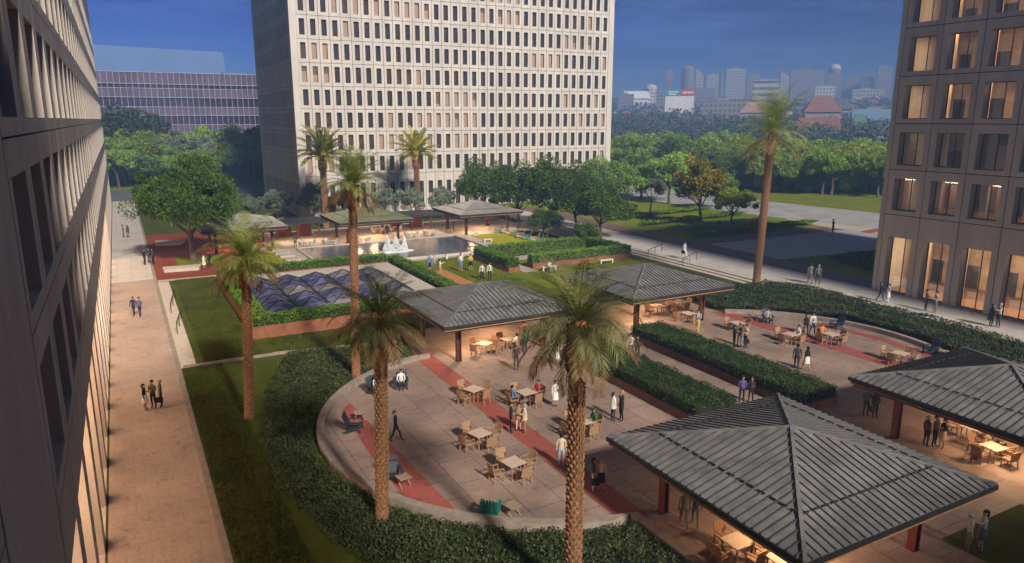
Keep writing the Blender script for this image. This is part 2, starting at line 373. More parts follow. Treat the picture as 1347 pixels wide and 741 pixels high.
def crown_points(kind, rx, rz, zc, nc, per, seed):
    r = np.random.default_rng(seed); out = []; cl = []
    for i in range(nc):
        d = r.normal(size=3); d /= np.linalg.norm(d)
        if d[2] < -0.35: d[2] *= -0.6
        q = (0.45+0.5*r.random()**0.5)
        q *= 1+0.22*math.sin(3*math.atan2(d[1], d[0])+seed)+(0.18 if r.random() < 0.15 else 0)
        c = np.array([d[0]*rx*q, d[1]*rx*q, zc+d[2]*rz*q]); cr = (0.2+0.24*r.random()**1.3)*min(rx, rz*1.1)
        cl.append((c, cr)); n = int(per*(0.6+0.8*r.random()))
        D = r.normal(size=(n, 3)); D /= np.linalg.norm(D, axis=1)[:, None]
        rad = cr*(0.55+0.5*r.random(n)**0.6)[:, None]
        Pn = c+D*rad*np.array([1.0, 1.0, 0.78]); out.append(Pn)
    return np.vstack(out), cl
_tree_cache = {}
def make_tree_meshes(key, rx, rz, zc, nc, per, leaf, lmat, tr, seed, limbs=7):
    P, cl = crown_points(key, rx, rz, zc, nc, per, seed)
    V, Fq = leaf_quads(P, leaf)
    cm = mesh_np('crown', V, Fq, [lmat])
    mb = MB(); r = random.Random(seed)
    h = zc-rz*0.55
    pts = [(0, 0, 0), (0.03*rx, 0, h*0.35), (0.0, 0.04*rx, h*0.75), (0.02, 0.02, h+rz*0.3)]
    mb.tube(pts, [tr*1.35, tr, tr*0.85, tr*0.5], 8)
    for i in range(min(limbs, len(cl))):
        c, cr = cl[i]; st = Vector((0.0, 0.02*rx, h*(0.6+0.3*r.random())))
        e = Vector(c); md = st.lerp(e, 0.5)+Vector((0, 0, -0.12*rz))
        mb.tube([st, md, e], [tr*0.5, tr*0.32, tr*0.12], 6)
    tm = mb.build('trunk', 'bark', smooth=True)
    a, b = cm.data, tm.data
    bpy.data.objects.remove(cm); bpy.data.objects.remove(tm)
    _tree_cache[key] = (a, b)
def tree(key, name, label, cat, x, y, z=0.0, s=1.0, sz=None, rz=None, group=None, mat=None):
    cmesh, tmesh = _tree_cache[key]
    t = thing(name, label, cat, (x, y, z), random.random()*6.28 if rz is None else rz, group)
    t.scale = (s, s, sz or s)
    c = bpy.data.objects.new('crown', cmesh); COL.objects.link(c); c.parent = t
    if mat: c.material_slots[0].link = 'OBJECT'; c.material_slots[0].material = M[mat]
    k = bpy.data.objects.new('trunk', tmesh); COL.objects.link(k); k.parent = t
    return t
for i in range(6): make_tree_meshes('park%d' % i, (3.6, 3.0, 4.1, 3.4, 3.8, 2.7)[i], (3.1, 3.6, 2.7, 3.2, 2.8, 3.5)[i], 5.2, 60, 200, 0.36, 'leaf_park', 0.2, 100+i)
make_tree_meshes('oak', 5.4, 3.4, 5.6, 170, 430, 0.25, 'leaf_oak', 0.34, 220, limbs=16)
for i in range(2): make_tree_meshes('near%d' % i, 3.1, 2.9, 4.2, 84, 300, 0.26, 'leaf_oak', 0.17, 300+i)
for i in range(2): make_tree_meshes('silver%d' % i, 1.9, 2.2, 2.6, 40, 220, 0.24, 'leaf_silver', 0.08, 330+i)
for i in range(2): make_tree_meshes('slim%d' % i, 2.4, 2.1, 4.3, 24, 170, 0.28, 'leaf_park', 0.11, 350+i)

# ------------------------------------------------------------------ terrain and setting
def hill(x, y):
    s = x*0.72+y*0.69
    t = np.clip((s-280)/800, 0, 1)
    return -0.06 + 46*t**0.9*(0.6+0.4*t) + np.where(s > 300, 1, 0)*np.clip((s-300)/300, 0, 1)*0.7*(np.sin(x*0.012)*2.2+np.cos(y*0.015)*2.0)
g = np.concatenate([np.linspace(-420, 300, 25), np.linspace(330, 1450, 60)])
X, Y = np.meshgrid(g, g, indexing='ij'); Z = hill(X, Y); n = len(g)
V = np.stack([X, Y, Z], -1).reshape(-1, 3); I = np.arange(n*n).reshape(n, n)
Fq = np.stack([I[:-1, :-1], I[1:, :-1], I[1:, 1:], I[:-1, 1:]], -1).reshape(-1, 4)
tag(mesh_np('ground', V, Fq, ['terrain'], smooth=True), kind='structure')
TZ = 0.45   # level of the raised terrace on the east side
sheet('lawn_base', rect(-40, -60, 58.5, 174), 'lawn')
sheet('park_lawn', rect(-60, 200.5, 140, 262), 'lawn_bright')
sheet('grey_road', rect(-60, 175, 58.4, 200), 'asphalt')
# left walkway
sheet('walkway', rect(-2.0, -30, 2.05, 86), 'walk_stone')
sheet('walkway_north', rect(-2.0, 86, 2.05, 174.5), 'grey_walk')
sheet('walkway_edge', [(2.05, -30), (2.35, -30), (2.35, 174.5), (2.05, 174.5)], 'stone_wall')
sheet('ramp', [(2.36, 53), (3.35, 53), (3.9, 84), (2.36, 84)], 'stone_pale')
sheet('red_paving', [(2.36, 85.2), (19.5, 85.2), (19.2, 120.5), (2.36, 120.5)], 'rust_brick')
sheet('tree_lawn', [(5.0, 92.3), (10.2, 92.0), (10.6, 98.2), (4.9, 98.5)], 'lawn_bright')
sheet('stone_path', [(2.4, 84.1), (12.5, 84.1), (12.5, 85.1), (2.4, 85.1)], 'white_stone')
# pool court
sheet('pool_deck', rect(16.8, 97.2, 57.6, 114), 'white_stone')
sheet('pool_deck_side', rect(16.9, 83.0, 19.6, 97.2), 'white_stone')
sheet('pool_deck_far_side', [(42.7, 82.0), (45.0, 79.9), (45.0, 97.2), (42.7, 97.2)], 'white_stone')
sheet('pool_deck_front', rect(26.5, 81.9, 42.7, 83.2), 'white_stone')
sheet('yellow_lawn', [(12.2, 86.5), (16.8, 86.5), (16.8, 97.5), (13.5, 97.5)], 'lawn_yellow')
sheet('yellow_lawn_east', rect(45.0, 80.5, 52.5, 97), 'lawn_yellow')
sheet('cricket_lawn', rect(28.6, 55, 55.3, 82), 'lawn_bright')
sheet('lawn_west', rect(3.4, 53.4, 8.0, 84), 'lawn')
sheet('bowling_strip', [(29.2, 65.2), (31.8, 65.2), (31.8, 75.3), (29.2, 75.3)], 'sand')
sheet('planter_path', [(39.2, 69.6), (41.0, 69.6), (41.0, 76.4), (54, 76.4), (54, 78.6), (39.2, 80.6)], 'white_stone')
# pool
SURF = 0.12
mb = MB()
for a in ((19.6, 83.2, 19.9, 97.2), (42.4, 83.2, 42.7, 97.2), (19.9, 83.2, 42.4, 83.5), (19.9, 96.9, 42.4, 97.2)): mb.box(a[0], a[1], 0.0, a[2], a[3], 0.32)
tag(mb.build('pool_coping', 'stone_pale'), kind='structure')
tag(MB().poly(rect(19.9, 83.5, 42.4, 96.9), 0.2).build('water', 'pool_water'), kind='structure')
# plaza
def arc(cx, cy, r, a0, a1, n=28): return [(cx+r*math.cos(R(a0+(a1-a0)*i/n)), cy+r*math.sin(R(a0+(a1-a0)*i/n))) for i in range(n+1)]
LC, RC, RR = (20.5, 34.6), (40.4, 34.8), 12.4
arcL = arc(LC[0], LC[1], RR, 259.4, 99.5)           # from south end round the west to the north end
arcR = arc(RC[0], RC[1], RR, -62, 62)
plaza_poly = [(18.2, 2.0)] + arcL + [(18.6, 54.0), (46.3, 54.0)] + arcR[::-1] + [(46.3, 23.5), (46.3, 2.0)]
sheet('plaza', plaza_poly, 'plaza_stone')
sheet('red_band', [(18.23, 3), (18.6, 3), (18.6, 22.3), (18.85, 22.3), (18.85, 54), (18.65, 54), (17.45, 46.4), (17.45, 22.6), (18.2, 22.3)], 'red_brick')
sheet('red_band', [(45.4, 47.0), (46.9, 46.0), (47.7, 24.7), (46.2, 23.9)], 'red_brick')
def lens(c, x0, x1, side):
    ys = [c[1]+8.6*math.cos(math.pi*i/16) for i in range(17)]
    o = [(x0, y) for y in ys if abs(y-c[1]) < math.sqrt(RR**2-(x0-c[0])**2)-0.2]
    i = [(x1, y) for y in ys]
    return o+i[::-1]
sheet('red_crescent', [(9.9, 28.5), (11.0, 26.9), (11.6, 26.3), (11.25, 34), (10.9, 41.2), (10.2, 40.3), (9.9, 34)], 'red_brick')
sheet('red_crescent', [(50.0, 27.4), (51.2, 29.2), (51.9, 34), (51.4, 40.0), (50.6, 41.3), (51.0, 34)], 'red_brick')
sheet('lawn_south', rect(28.3, 0, 34.2, 15.15), 'lawn')
# low stone wall round the plaza
def ringwall(pts, w, z1, name, label, mat='stone_wall'):
    mb = MB(); n = len(pts); L = []; Rr = []
    for i, p in enumerate(pts):
        a = Vector(pts[max(i-1, 0)]); b = Vector(pts[min(i+1, n-1)]); d = (b-a).normalized(); q = Vector((-d.y, d.x))*w
        L.append(Vector(p)); Rr.append(Vector(p)+q)
    for i in range(n-1):
        a, b, c, d = L[i], L[i+1], Rr[i+1], Rr[i]
        mb.add([(*a, 0), (*b, 0), (*b, z1), (*a, z1), (*d, 0), (*c, 0), (*c, z1), (*d, z1)], [(0, 1, 2, 3), (5, 4, 7, 6), (3, 2, 6, 7)]+([(0, 3, 7, 4)] if i == 0 else [])+([(1, 5, 6, 2)] if i == n-2 else []))
    return tag(mb.build(name, mat), label, 'wall')
ringwall([(18.2, 2.0)]+arcL+[(18.5, 50.5)], 0.42, 0.42, 'low_wall', 'low curved stone wall holding back the ground cover round the west half of the plaza')
ringwall(arcR, -0.42, 0.42, 'low_wall', 'low curved stone wall below the hedge round the east half of the plaza')
tag(MB().box(2.5, 53.0, 0, 8.8, 53.16, 0.2).build('lawn_kerb', 'stone_wall'), 'thin pale stone kerb crossing the dark lawn beside the left walkway', 'kerb')
tag(MB().bar((8.6, 53.2, 0.1), (17.6, 51.6, 0.1), 0.16, 0.22).build('lawn_kerb', 'stone_wall'), 'thin stone kerb along the top edge of the ground cover near the planter wall', 'kerb')
# stone slabs in the red paving
for (pts, lb) in (([(3.3, 89.0), (6.9, 88.7), (7.3, 90.6), (3.2, 90.9)], 'pale stone slab in the red paving nearer the dark lawn'),
                  ([(3.2, 108.7), (6.3, 108.3), (7.2, 111.0), (3.4, 111.6)], 'pale stone slab in the red paving behind the big leafy tree')):
    tag(MB().poly(pts, 0.05, 0.4).build('stone_bench', 'stone_pale'), lb, 'bench')

# east terrace, steps, walks and roads
mb = MB(); mb.box(58.6, -60, -0.04, 240, 262, TZ)
tag(mb.build('terrace_base', 'lawn_bright'), kind='structure')
sheet('east_walk', [(58.6, 3), (65.3, 3), (65.3, 120), (58.6, 120)], 'grey_walk', TZ-0.1)
sheet('red_walk_border', [(65.2, 44.9), (69.3, 44.9), (69.3, 120), (65.2, 120)], 'mauve_brick', TZ-0.1)
sheet('grey_square', [(69.3, 60.0), (92, 58.6), (101, 58.6), (101, 72.5), (69.3, 72.5)], 'cool_slab', TZ-0.1)
sheet('red_square_border', [(69.3, 72.5), (101, 72.5), (101, 76), (69.3, 76.5)], 'mauve_brick', TZ-0.1)
sheet('pale_crossing', [(97, 58), (108, 58), (108, 92), (97, 84)], 'white_stone', TZ-0.1)
sheet('crossing_band', [(97, 68.2), (108, 70.5), (108, 72.2), (97, 70)], 'red_brick', TZ-0.1)
sheet('east_road', [(99.5, 84), (104, 62), (122, 62), (116.5, 111), (118, 200), (96, 200), (97, 100)], 'road_pale', TZ-0.1)
mb = MB()
for i in range(3): mb.box(56.6+i*0.66, 49.2, -0.03, 58.62, 104, 0.15*(i+1)-0.004*i)
tag(mb.build('stone_steps', 'stone_pale'), 'wide flight of three pale steps between the green lawn and the east walk', 'steps')
mb = MB()
for x in (57.26, 57.92): mb.box(x-0.05, 49.3, 0.02, x+0.0, 103.8, 0.30 if x > 57.5 else 0.15)
def handrail(name, p, q, label, group):
    t = thing(name, label, 'handrail', (p[0], p[1], 0), 0, group)
    mb = MB(); P = Vector(p); Q = Vector(q)
    mb.tube([P+Vector((0, 0, 0.95)), Q+Vector((0, 0, 0.95))], [0.045, 0.045], 6)
    mb.build('rail', 'dark_metal', t, rel=(p[0], p[1], 0))
    for u in (0.03, 0.5, 0.97) if (Q-P).length > 3.2 else (0.06, 0.94):
        c = P.lerp(Q, u); MB().tube([c, c+Vector((0, 0, 0.95))], [0.03, 0.03], 6).build('post', 'dark_metal', t, rel=(p[0], p[1], 0))
    return t
handrail('handrail', (2.75, 69.4, 0), (3.5, 75.6, 0), 'dark metal handrail on the ramp strip beside the left walkway, the farther one', 'handrails on the ramp')
handrail('handrail', (2.75, 62.2, 0), (3.45, 67.0, 0), 'dark metal handrail on the ramp strip beside the left walkway, the nearer one', 'handrails on the ramp')
handrail('handrail', (56.9, 70.0, 0.15), (60.2, 71.2, 0.47), 'dark slanting handrail on the wide steps, the farther one', 'handrails on the steps')
handrail('handrail', (56.9, 63.6, 0.15), (60.2, 64.8, 0.47), 'dark slanting handrail on the wide steps, nearer the palm', 'handrails on the steps')

# ------------------------------------------------------------------ facades
def facade(O, u, nrm, ujoints, zjoints, op, depth, gap, mats, skip=None):
    """panels with openings; op(i,j,u0,u1,z0,z1)->(a0,a1,b0,b1) or None. O origin, u along, nrm outward. Returns MB and list of openings"""
    mb = MB(); opens = []; O = Vector(O); u = Vector(u); nn = Vector(nrm)
    def P(a, z, d=0.0): return tuple(O + u*a + nn*(-d) + Vector((0, 0, z)))
    g2 = gap/2; gd = 0.09
    for i in range(len(ujoints)-1):
        for j in range(len(zjoints)-1):
            u0, u1, z0, z1 = ujoints[i]+g2, ujoints[i+1]-g2, zjoints[j]+(g2 if j else 0), zjoints[j+1]-g2
            o = op(i, j, ujoints[i], ujoints[i+1], zjoints[j], zjoints[j+1])
            out = [(u0, z0), (u1, z0), (u1, z1), (u0, z1)]
            vs = [P(a, z) for a, z in out]+[P(a, z, gd) for a, z in out]; fs = [(k, 4+k, 4+(k+1) % 4, (k+1) % 4) for k in range(4)]
            if o:
                a0, a1, b0, b1 = o; inn = [(a0, b0), (a1, b0), (a1, b1), (a0, b1)]
                vs += [P(a, z) for a, z in inn]+[P(a, z, depth) for a, z in inn]
                fs += [(k, (k+1) % 4, 8+(k+1) % 4, 8+k) for k in range(4)]+[(8+k, 8+(k+1) % 4, 12+(k+1) % 4, 12+k) for k in range(4)]
                opens.append((i, j, a0, a1, b0, b1))
            else: fs += [(0, 1, 2, 3)]
            mb.add(vs, fs, 0)
    U0, U1, Z0, Z1 = ujoints[0], ujoints[-1], zjoints[0], zjoints[-1]; w = gap*1.0
    for a in ujoints: mb.add([P(a-w, Z0, gd), P(a+w, Z0, gd), P(a+w, Z1, gd), P(a-w, Z1, gd)], [(0, 1, 2, 3)], 1)
    for z in zjoints[1:]: mb.add([P(U0, z-w, gd+0.003), P(U1, z-w, gd+0.003), P(U1, z+w, gd+0.003), P(U0, z+w, gd+0.003)], [(0, 1, 2, 3)], 1)
    return mb, opens, P
def window_mesh(w, h, fr, mull, fmat, pmat, axis, off=0.0):
    """frame and pane meshes in local coords, width along axis 'x' or 'y', centred"""
    mb = MB(); t = fr/2
    def b(a0, z0, a1, z1, th=fr):
        if axis == 'x': mb.box(a0, -th/2, z0, a1, th/2, z1)
        else: mb.box(-th/2, a0, z0, th/2, a1, z1)
    b(-w/2, -h/2, -w/2+fr, h/2); b(w/2-fr, -h/2, w/2, h/2); b(-w/2+fr, -h/2, w/2-fr, -h/2+fr); b(-w/2+fr, h/2-fr, w/2-fr, h/2)
    for mx in mull: b(mx-fr/2, -h/2+fr, mx+fr/2, h/2-fr)
    f = mb.build('window', fmat)
    a, c = w/2-fr*0.5, h/2-fr*0.5
    pm = MB()
    pm.add([(-a, off, -c), (a, off, -c), (a, off, c), (-a, off, c)] if axis == 'x' else [(off, -a, -c), (off, a, -c), (off, a, c), (off, -a, c)], [(0, 1, 2, 3)])
    p = pm.build('pane', pmat)
    r = (f.data, p.data); bpy.data.objects.remove(f); bpy.data.objects.remove(p); return r
def place_windows(root, wins, meshes, limit, key, merge_mats):
    """wins: list of (center Vector, meshkey); nearest 'limit' become parts, the rest one stuff part"""
    cam = Vector((0, 0, CH)); wins = sorted(wins, key=key)
    for c, k in wins[:limit]:
        f = bpy.data.objects.new('window', meshes[k][0]); COL.objects.link(f); f.parent = root; f.location = c-root.location
        p = bpy.data.objects.new('pane', meshes[k][1]); COL.objects.link(p); p.parent = f
    rest = wins[limit:]
    if rest:
        mb = MB()
        for c, k in rest:
            for mi, me in enumerate(meshes[k]):
                mb.add([v.co+c-root.location for v in me.vertices], [tuple(p.vertices) for p in me.polygons], mi)
        o = mb.build('windows', merge_mats, root); o['kind'] = 'stuff'
def cam_px(c):
    v = Vector(c)-Vector((0, 0, CH)); fw = Vector((_sy*_cp, _cy*_cp, -_sp)); k = v.dot(fw)
    if k <= 0.5: return None
    rt = Vector((_cy, -_sy, 0)); up = Vector((_sy*_sp, _cy*_sp, _cp))
    return CX+F*v.dot(rt)/k, CY-F*v.dot(up)/k
def seen_key(e):
    c = e[0]; p = cam_px(c); d = (c-Vector((0, 0, CH))).length
    out = p is None or not (-60 < p[0] < 1400 and -50 < p[1] < 790)
    return (out, d)

# centre tower
TX0, TX1, TY0, TY1 = 27.4, 92.7, 128.3, 163.7
tower = thing('office_tower', 'tall pale concrete tower with rows of narrow deep-set windows behind the pool', 'tower', (60, 146, 0))
TZJ = [0.0, 7.25] + [7.25+3.82*k for k in range(1, 13)]
tw_mesh = {'n': window_mesh(0.9, 2.62, 0.05, [], 'dark_metal', 'tower_window', 'x', -0.0), 'g': window_mesh(0.9, 5.0, 0.05, [], 'dark_metal', 'tower_window', 'x'),
           'ny': window_mesh(0.9, 2.62, 0.05, [], 'dark_metal', 'tower_window', 'y'), 'gy': window_mesh(0.9, 5.0, 0.05, [], 'dark_metal', 'tower_window', 'y')}
def tower_op(i, j, u0, u1, z0, z1):
    c = (u0+u1)/2
    if j == 0: return (c-0.45, c+0.45, 0.7, 5.7)
    return (c-0.45, c+0.45, z0+0.62, z0+3.24)
UJ = [0.9+1.866*k for k in range(35)]
mbF, opF, PF = facade((TX0, TY0, 0), (1, 0, 0), (0, -1, 0), UJ, TZJ, tower_op, 0.42, 0.07, None)
mbF.build('front_wall', ['tower_concrete', 'joint'], tower, rel=tower.location)
UJ2 = [0.9+1.866*k for k in range(19)]
mbL, opL, PL = facade((TX0, TY0, 0), (0, 1, 0), (-1, 0, 0), UJ2, TZJ, tower_op, 0.42, 0.07, None)
mbL.build('side_wall', ['tower_concrete', 'joint'], tower, rel=tower.location)
wins = []
for (i, j, a0, a1, b0, b1) in opF: wins.append((Vector(PF((a0+a1)/2, (b0+b1)/2, 0.38)), 'g' if j == 0 else 'n'))
for (i, j, a0, a1, b0, b1) in opL: wins.append((Vector(PL((a0+a1)/2, (b0+b1)/2, 0.38)), 'gy' if j == 0 else 'ny'))
place_windows(tower, wins, tw_mesh, 100, seen_key, ['dark_metal', 'tower_window'])
mb = MB(); zt = TZJ[-1]; w = 0.45
mb.box(TX0-0.25, TY0-0.25, 0, TX0+0.86, TY0+0.86, zt)                      # corner pier
mb.build('corner_pier', 'tower_concrete', tower, rel=tower.location)
mb = MB(); xr = TX0+UJ[-1]; yb = TY0+UJ2[-1]
mb.box(xr+0.04, TY0, 0, TX1+0.3, TY0+1.2, zt); mb.box(TX0, yb+0.04, 0, TX0+1.2, TY1+0.9, zt)
mb.box(TX0+0.9, TY0+0.9, 0, TX1, TY1+0.6, zt)       # core behind the facade
mb.box(TX0-0.05, TY0-0.05, zt, TX1+0.3, TY1+0.9, zt+1.5)
mb.build('wall', 'tower_concrete', tower, rel=tower.location)

# left building
LX = -2.1
left = thing('office_building', 'grey concrete office building with deep windows running along the left walkway', 'building', (LX-8, 80, 0))
LZ = [0.0, 7.9] + [7.9+4.35*k for k in range(1, 7)]
LJ = [18.65+4.15*k for k in range(37)]
def left_op(i, j, u0, u1, z0, z1):
    if j == 0: return (u0+0.55, u1-0.65, 0.02, 6.0)
    return (u0+0.55, u0+3.45, z0+0.45, z0+3.5)
mbS, opS, PS = facade((LX, 0, 0), (0, 1, 0), (1, 0, 0), LJ, LZ, left_op, 0.95, 0.05, None)
mbS.build('front_wall', ['left_concrete', 'joint'], left, rel=left.location)
lw_mesh = {'n': window_mesh(2.9, 3.05, 0.07, [0.0], 'dark_metal', 'left_window', 'y'), 'g': window_mesh(2.95, 5.98, 0.08, [0.0], 'dark_metal', 'pane_glass', 'y')}
wins = []
for (i, j, a0, a1, b0, b1) in opS:
    if j: wins.append((Vector(PS((a0+a1)/2, (b0+b1)/2, 0.9)), 'n'))
place_windows(left, wins, lw_mesh, 100, seen_key, ['dark_metal', 'left_window'])
mb = MB()
for (i, j, a0, a1, b0, b1) in opS:
    if j == 0: mb.box(LX-3.0, a0-1.1, 0, LX-3.12, a1+1.1, 6.4)
mb.build('lobby_wall', 'glow_wall', left, rel=left.location)
mb = MB(); mb.box(LX-3.0, 18.7, 6.05, LX-0.97, 168, 6.2); mb.build('lobby_ceiling', 'ceiling', left, rel=left.location)
mb = MB(); zt = LZ[-1]
mb.box(LX-14, 18.7, 6.5, LX-1.0, 168.0, zt); mb.box(LX-14, 18.7, 0, LX-3.2, 168.0, 6.4)
mb.box(LX-14, LJ[-1]+0.03, 0, LX, LJ[-1]+0.9, zt)
mb.box(LX-14, -24, zt, LX-0.02, LJ[-1]+0.9, 39)
mb.build('wall', 'left_concrete', left, rel=left.location)
mb = MB()
mb.box(LX-14, 12.33, 0, LX, 18.56, zt); mb.box(LX-14, 12.2, 0, LX-0.1, 12.33, zt, 1); mb.box(LX-14, 18.56, 0, LX-0.12, 18.72, zt, 1)
mb.box(LX-14, -24, 0, LX, 12.2, 10.72); mb.box(LX-14, -24, 10.72, LX-0.1, 12.2, 10.78, 1); mb.box(LX-14, -24, 10.78, LX, 12.2, zt)
mb.build('pier', ['left_concrete', 'joint'], left, rel=left.location)

# right building
RX, RYE = 64.75, 44.7
right = thing('office_building', 'beige concrete office building with warm lit rooms on the right beside the east walk', 'building', (RX+12, 20, TZ))
RZ = [TZ, 8.1] + [8.1+4.25*k for k in range(1, 6)]
RJ = [0.5+3.58*k for k in range(15)]          # measured southwards from the corner
def right_op(i, j, u0, u1, z0, z1):
    if j == 0: return (u0+0.62, u1-0.55, TZ+0.06, 5.97)
    return (u0+0.6, u0+3.05, z0+0.42, z0+3.45)
mbR, opR, PR = facade((RX, RYE, 0), (0, -1, 0), (-1, 0, 0), RJ, RZ, right_op, 0.85, 0.07, None)
mbR.build('front_wall', ['office_concrete', 'joint'], right, rel=right.location)
rw_mesh = {'n': window_mesh(2.45, 3.03, 0.06, [-0.05], 'dark_metal', 'pane_glass', 'y'), 'g': window_mesh(2.41, 5.46, 0.07, [-0.1], 'dark_metal', 'pane_glass', 'y')}
wins = [(Vector(PR((a0+a1)/2, (b0+b1)/2, 0.82)), 'g' if j == 0 else 'n') for (i, j, a0, a1, b0, b1) in opR]
place_windows(right, wins, rw_mesh, 100, seen_key, ['dark_metal', 'pane_glass'])
zt = RZ[-1]; YS = RYE-RJ[-1]
mb = MB(); mb.box(RX, RYE-0.465, TZ, RX+0.9, RYE, zt); mb.box(RX+0.9, RYE-0.3, TZ, RX+30, RYE, zt); mb.box(RX+30, YS, TZ, RX+30.3, RYE, zt)
mb.box(RX, YS-0.3, TZ, RX+30, YS-0.03, zt)
mb.box(RX, YS-0.3, zt+0.02, RX+30, RYE, 31.5)
mb.build('wall', 'office_concrete', right, rel=right.location)
for j in range(6):
    z0, z1 = RZ[j], RZ[j+1]; lit = j in (0, 3, 4, 5)
    mb = MB(); fz = z0+(0.02 if j else 0.0); cz = z1-0.35 if j else 6.3
    mb.box(RX+0.9, YS, fz-0.3 if j else fz-0.2, RX+9.2, RYE-0.32, fz+0.02, 0)
    mb.box(RX+0.9, YS, cz, RX+9.2, RYE-0.32, cz+0.15, 1)
    mb.box(RX+9.2, YS, fz, RX+9.3, RYE-0.32, cz, 2 if lit else 3)  # lit floors get the glowing wall, unlit ones are darkened by colour
    for k in range(14):
        yy = RYE-2.3-3.58*k
        if lit: mb.box(RX+4.0, yy-0.5, fz+0.02, RX+4.5, yy+0.55, cz-0.01, 2)
        if lit: mb.box(RX+9.1, yy+0.9, fz+0.02, RX+9.2, yy+2.4, fz+2.3, 3)
        else:
            mb.box(RX+3.4, yy-0.2, fz+0.02, RX+3.9, yy+0.5, cz-0.01, 2 if k % 3 == 1 else 3)
    mb.build('room', ['room_floor', 'ceiling', 'glow_wall', 'interior_dark'], right, rel=right.location)
LIGHTCOL = (1.0, 0.70, 0.44)
def area(name, loc, sx, sy, power, rot=(0, 0, 0), parent=None, col=LIGHTCOL):
    l = bpy.data.lights.new(name, 'AREA'); l.shape = 'RECTANGLE'; l.size = sx; l.size_y = sy; l.energy = power; l.color = col
    o = bpy.data.objects.new(name, l); COL.objects.link(o); o.location = loc; o.rotation_euler = rot
    if parent: o.parent = parent; o.location = Vector(loc)-parent.location
    return o
for j, p in ((0, 3200), (3, 1700), (4, 1900), (5, 1500)):
    area('ceiling_light', (RX+3.0, RYE-22, (RZ[j+1]-0.5) if j else 6.2), 3, 40, p, parent=right)
for j, p in ((1, 500), (2, 500)):
    area('ceiling_light', (RX+5.0, RYE-22, RZ[j+1]-0.5), 4, 40, p, parent=right)
area('lobby_light', (LX-2.0, 60, 5.9), 1.2, 84, 5600, rot=(0, R(-38), 0), parent=left, col=(1.0, 0.66, 0.42))

# buildings far left: dark glass block with a pale one behind
gl = thing('glass_building', 'long low purple-blue glass building with white grid beyond the trees on the left', 'building', (17, 235, 0))
mb = MB(); mb.box(-14, 230.3, 0, 60, 246, 29.4); mb.build('wall', 'curtain_glass', gl, rel=gl.location)
mb = MB()
for k, z in enumerate((13.2, 18.1, 23.0)): mb.box(-14.1, 230.05, z, 60.1, 230.28, z+2.2)
mb.box(-14.1, 230.05, 26.6, 60.1, 230.28, 29.6)
mb.build('spandrel', 'curtain_band', gl, rel=gl.location)
mb = MB()
for k in range(50): mb.box(-14+k*1.5, 229.85, 0, -13.9+k*1.5, 230.02, 29.6)
for z in (13.1, 15.4, 18.0, 20.3, 22.9, 25.3, 26.5, 29.6): mb.box(-14.1, 229.84, z, 60.1, 230.03, z+0.14)
mb.build('mullion', 'curtain_mullion', gl, rel=gl.location)
MB().box(30, 236, 29.4, 37, 241, 30.5).build('roof_unit', 'pale_block', gl, rel=gl.location)
pb = thing('office_building', 'pale blue windowless block rising behind the purple glass building', 'building', (5, 290, 0))
mb = MB(); mb.add([(-30, 290, 0), (39, 290, 0), (39, 310, 0), (-30, 310, 0), (-30, 290, 42.0), (37.4, 290, 40.6), (37.4, 310, 40.6), (-30, 310, 42.0)],
     [(0, 3, 2, 1), (4, 5, 6, 7), (0, 1, 5, 4), (1, 2, 6, 5), (2, 3, 7, 6), (3, 0, 4, 7)])
mb.build('wall', 'pale_block', pb, rel=pb.location)
MB().box(-31, 289.6, 40.6, -29, 311, 42.3).build('parapet', 'pale_block', pb, rel=pb.location)
# unseen block added behind the camera, shaped to shade the foreground
shade_block = MB(); shade_block.box(-2, -60, 0, 63, -26, 29.5); shade_block.box(-2.5, -60.5, 29.5, 63.5, -25.5, 30.5).box(-2, -60, 30.503, 9.8, -26, 55)
o = shade_block.build('office_building', 'tower_concrete'); tag(o, 'unseen concrete block added behind the viewer to shade the foreground', 'building')

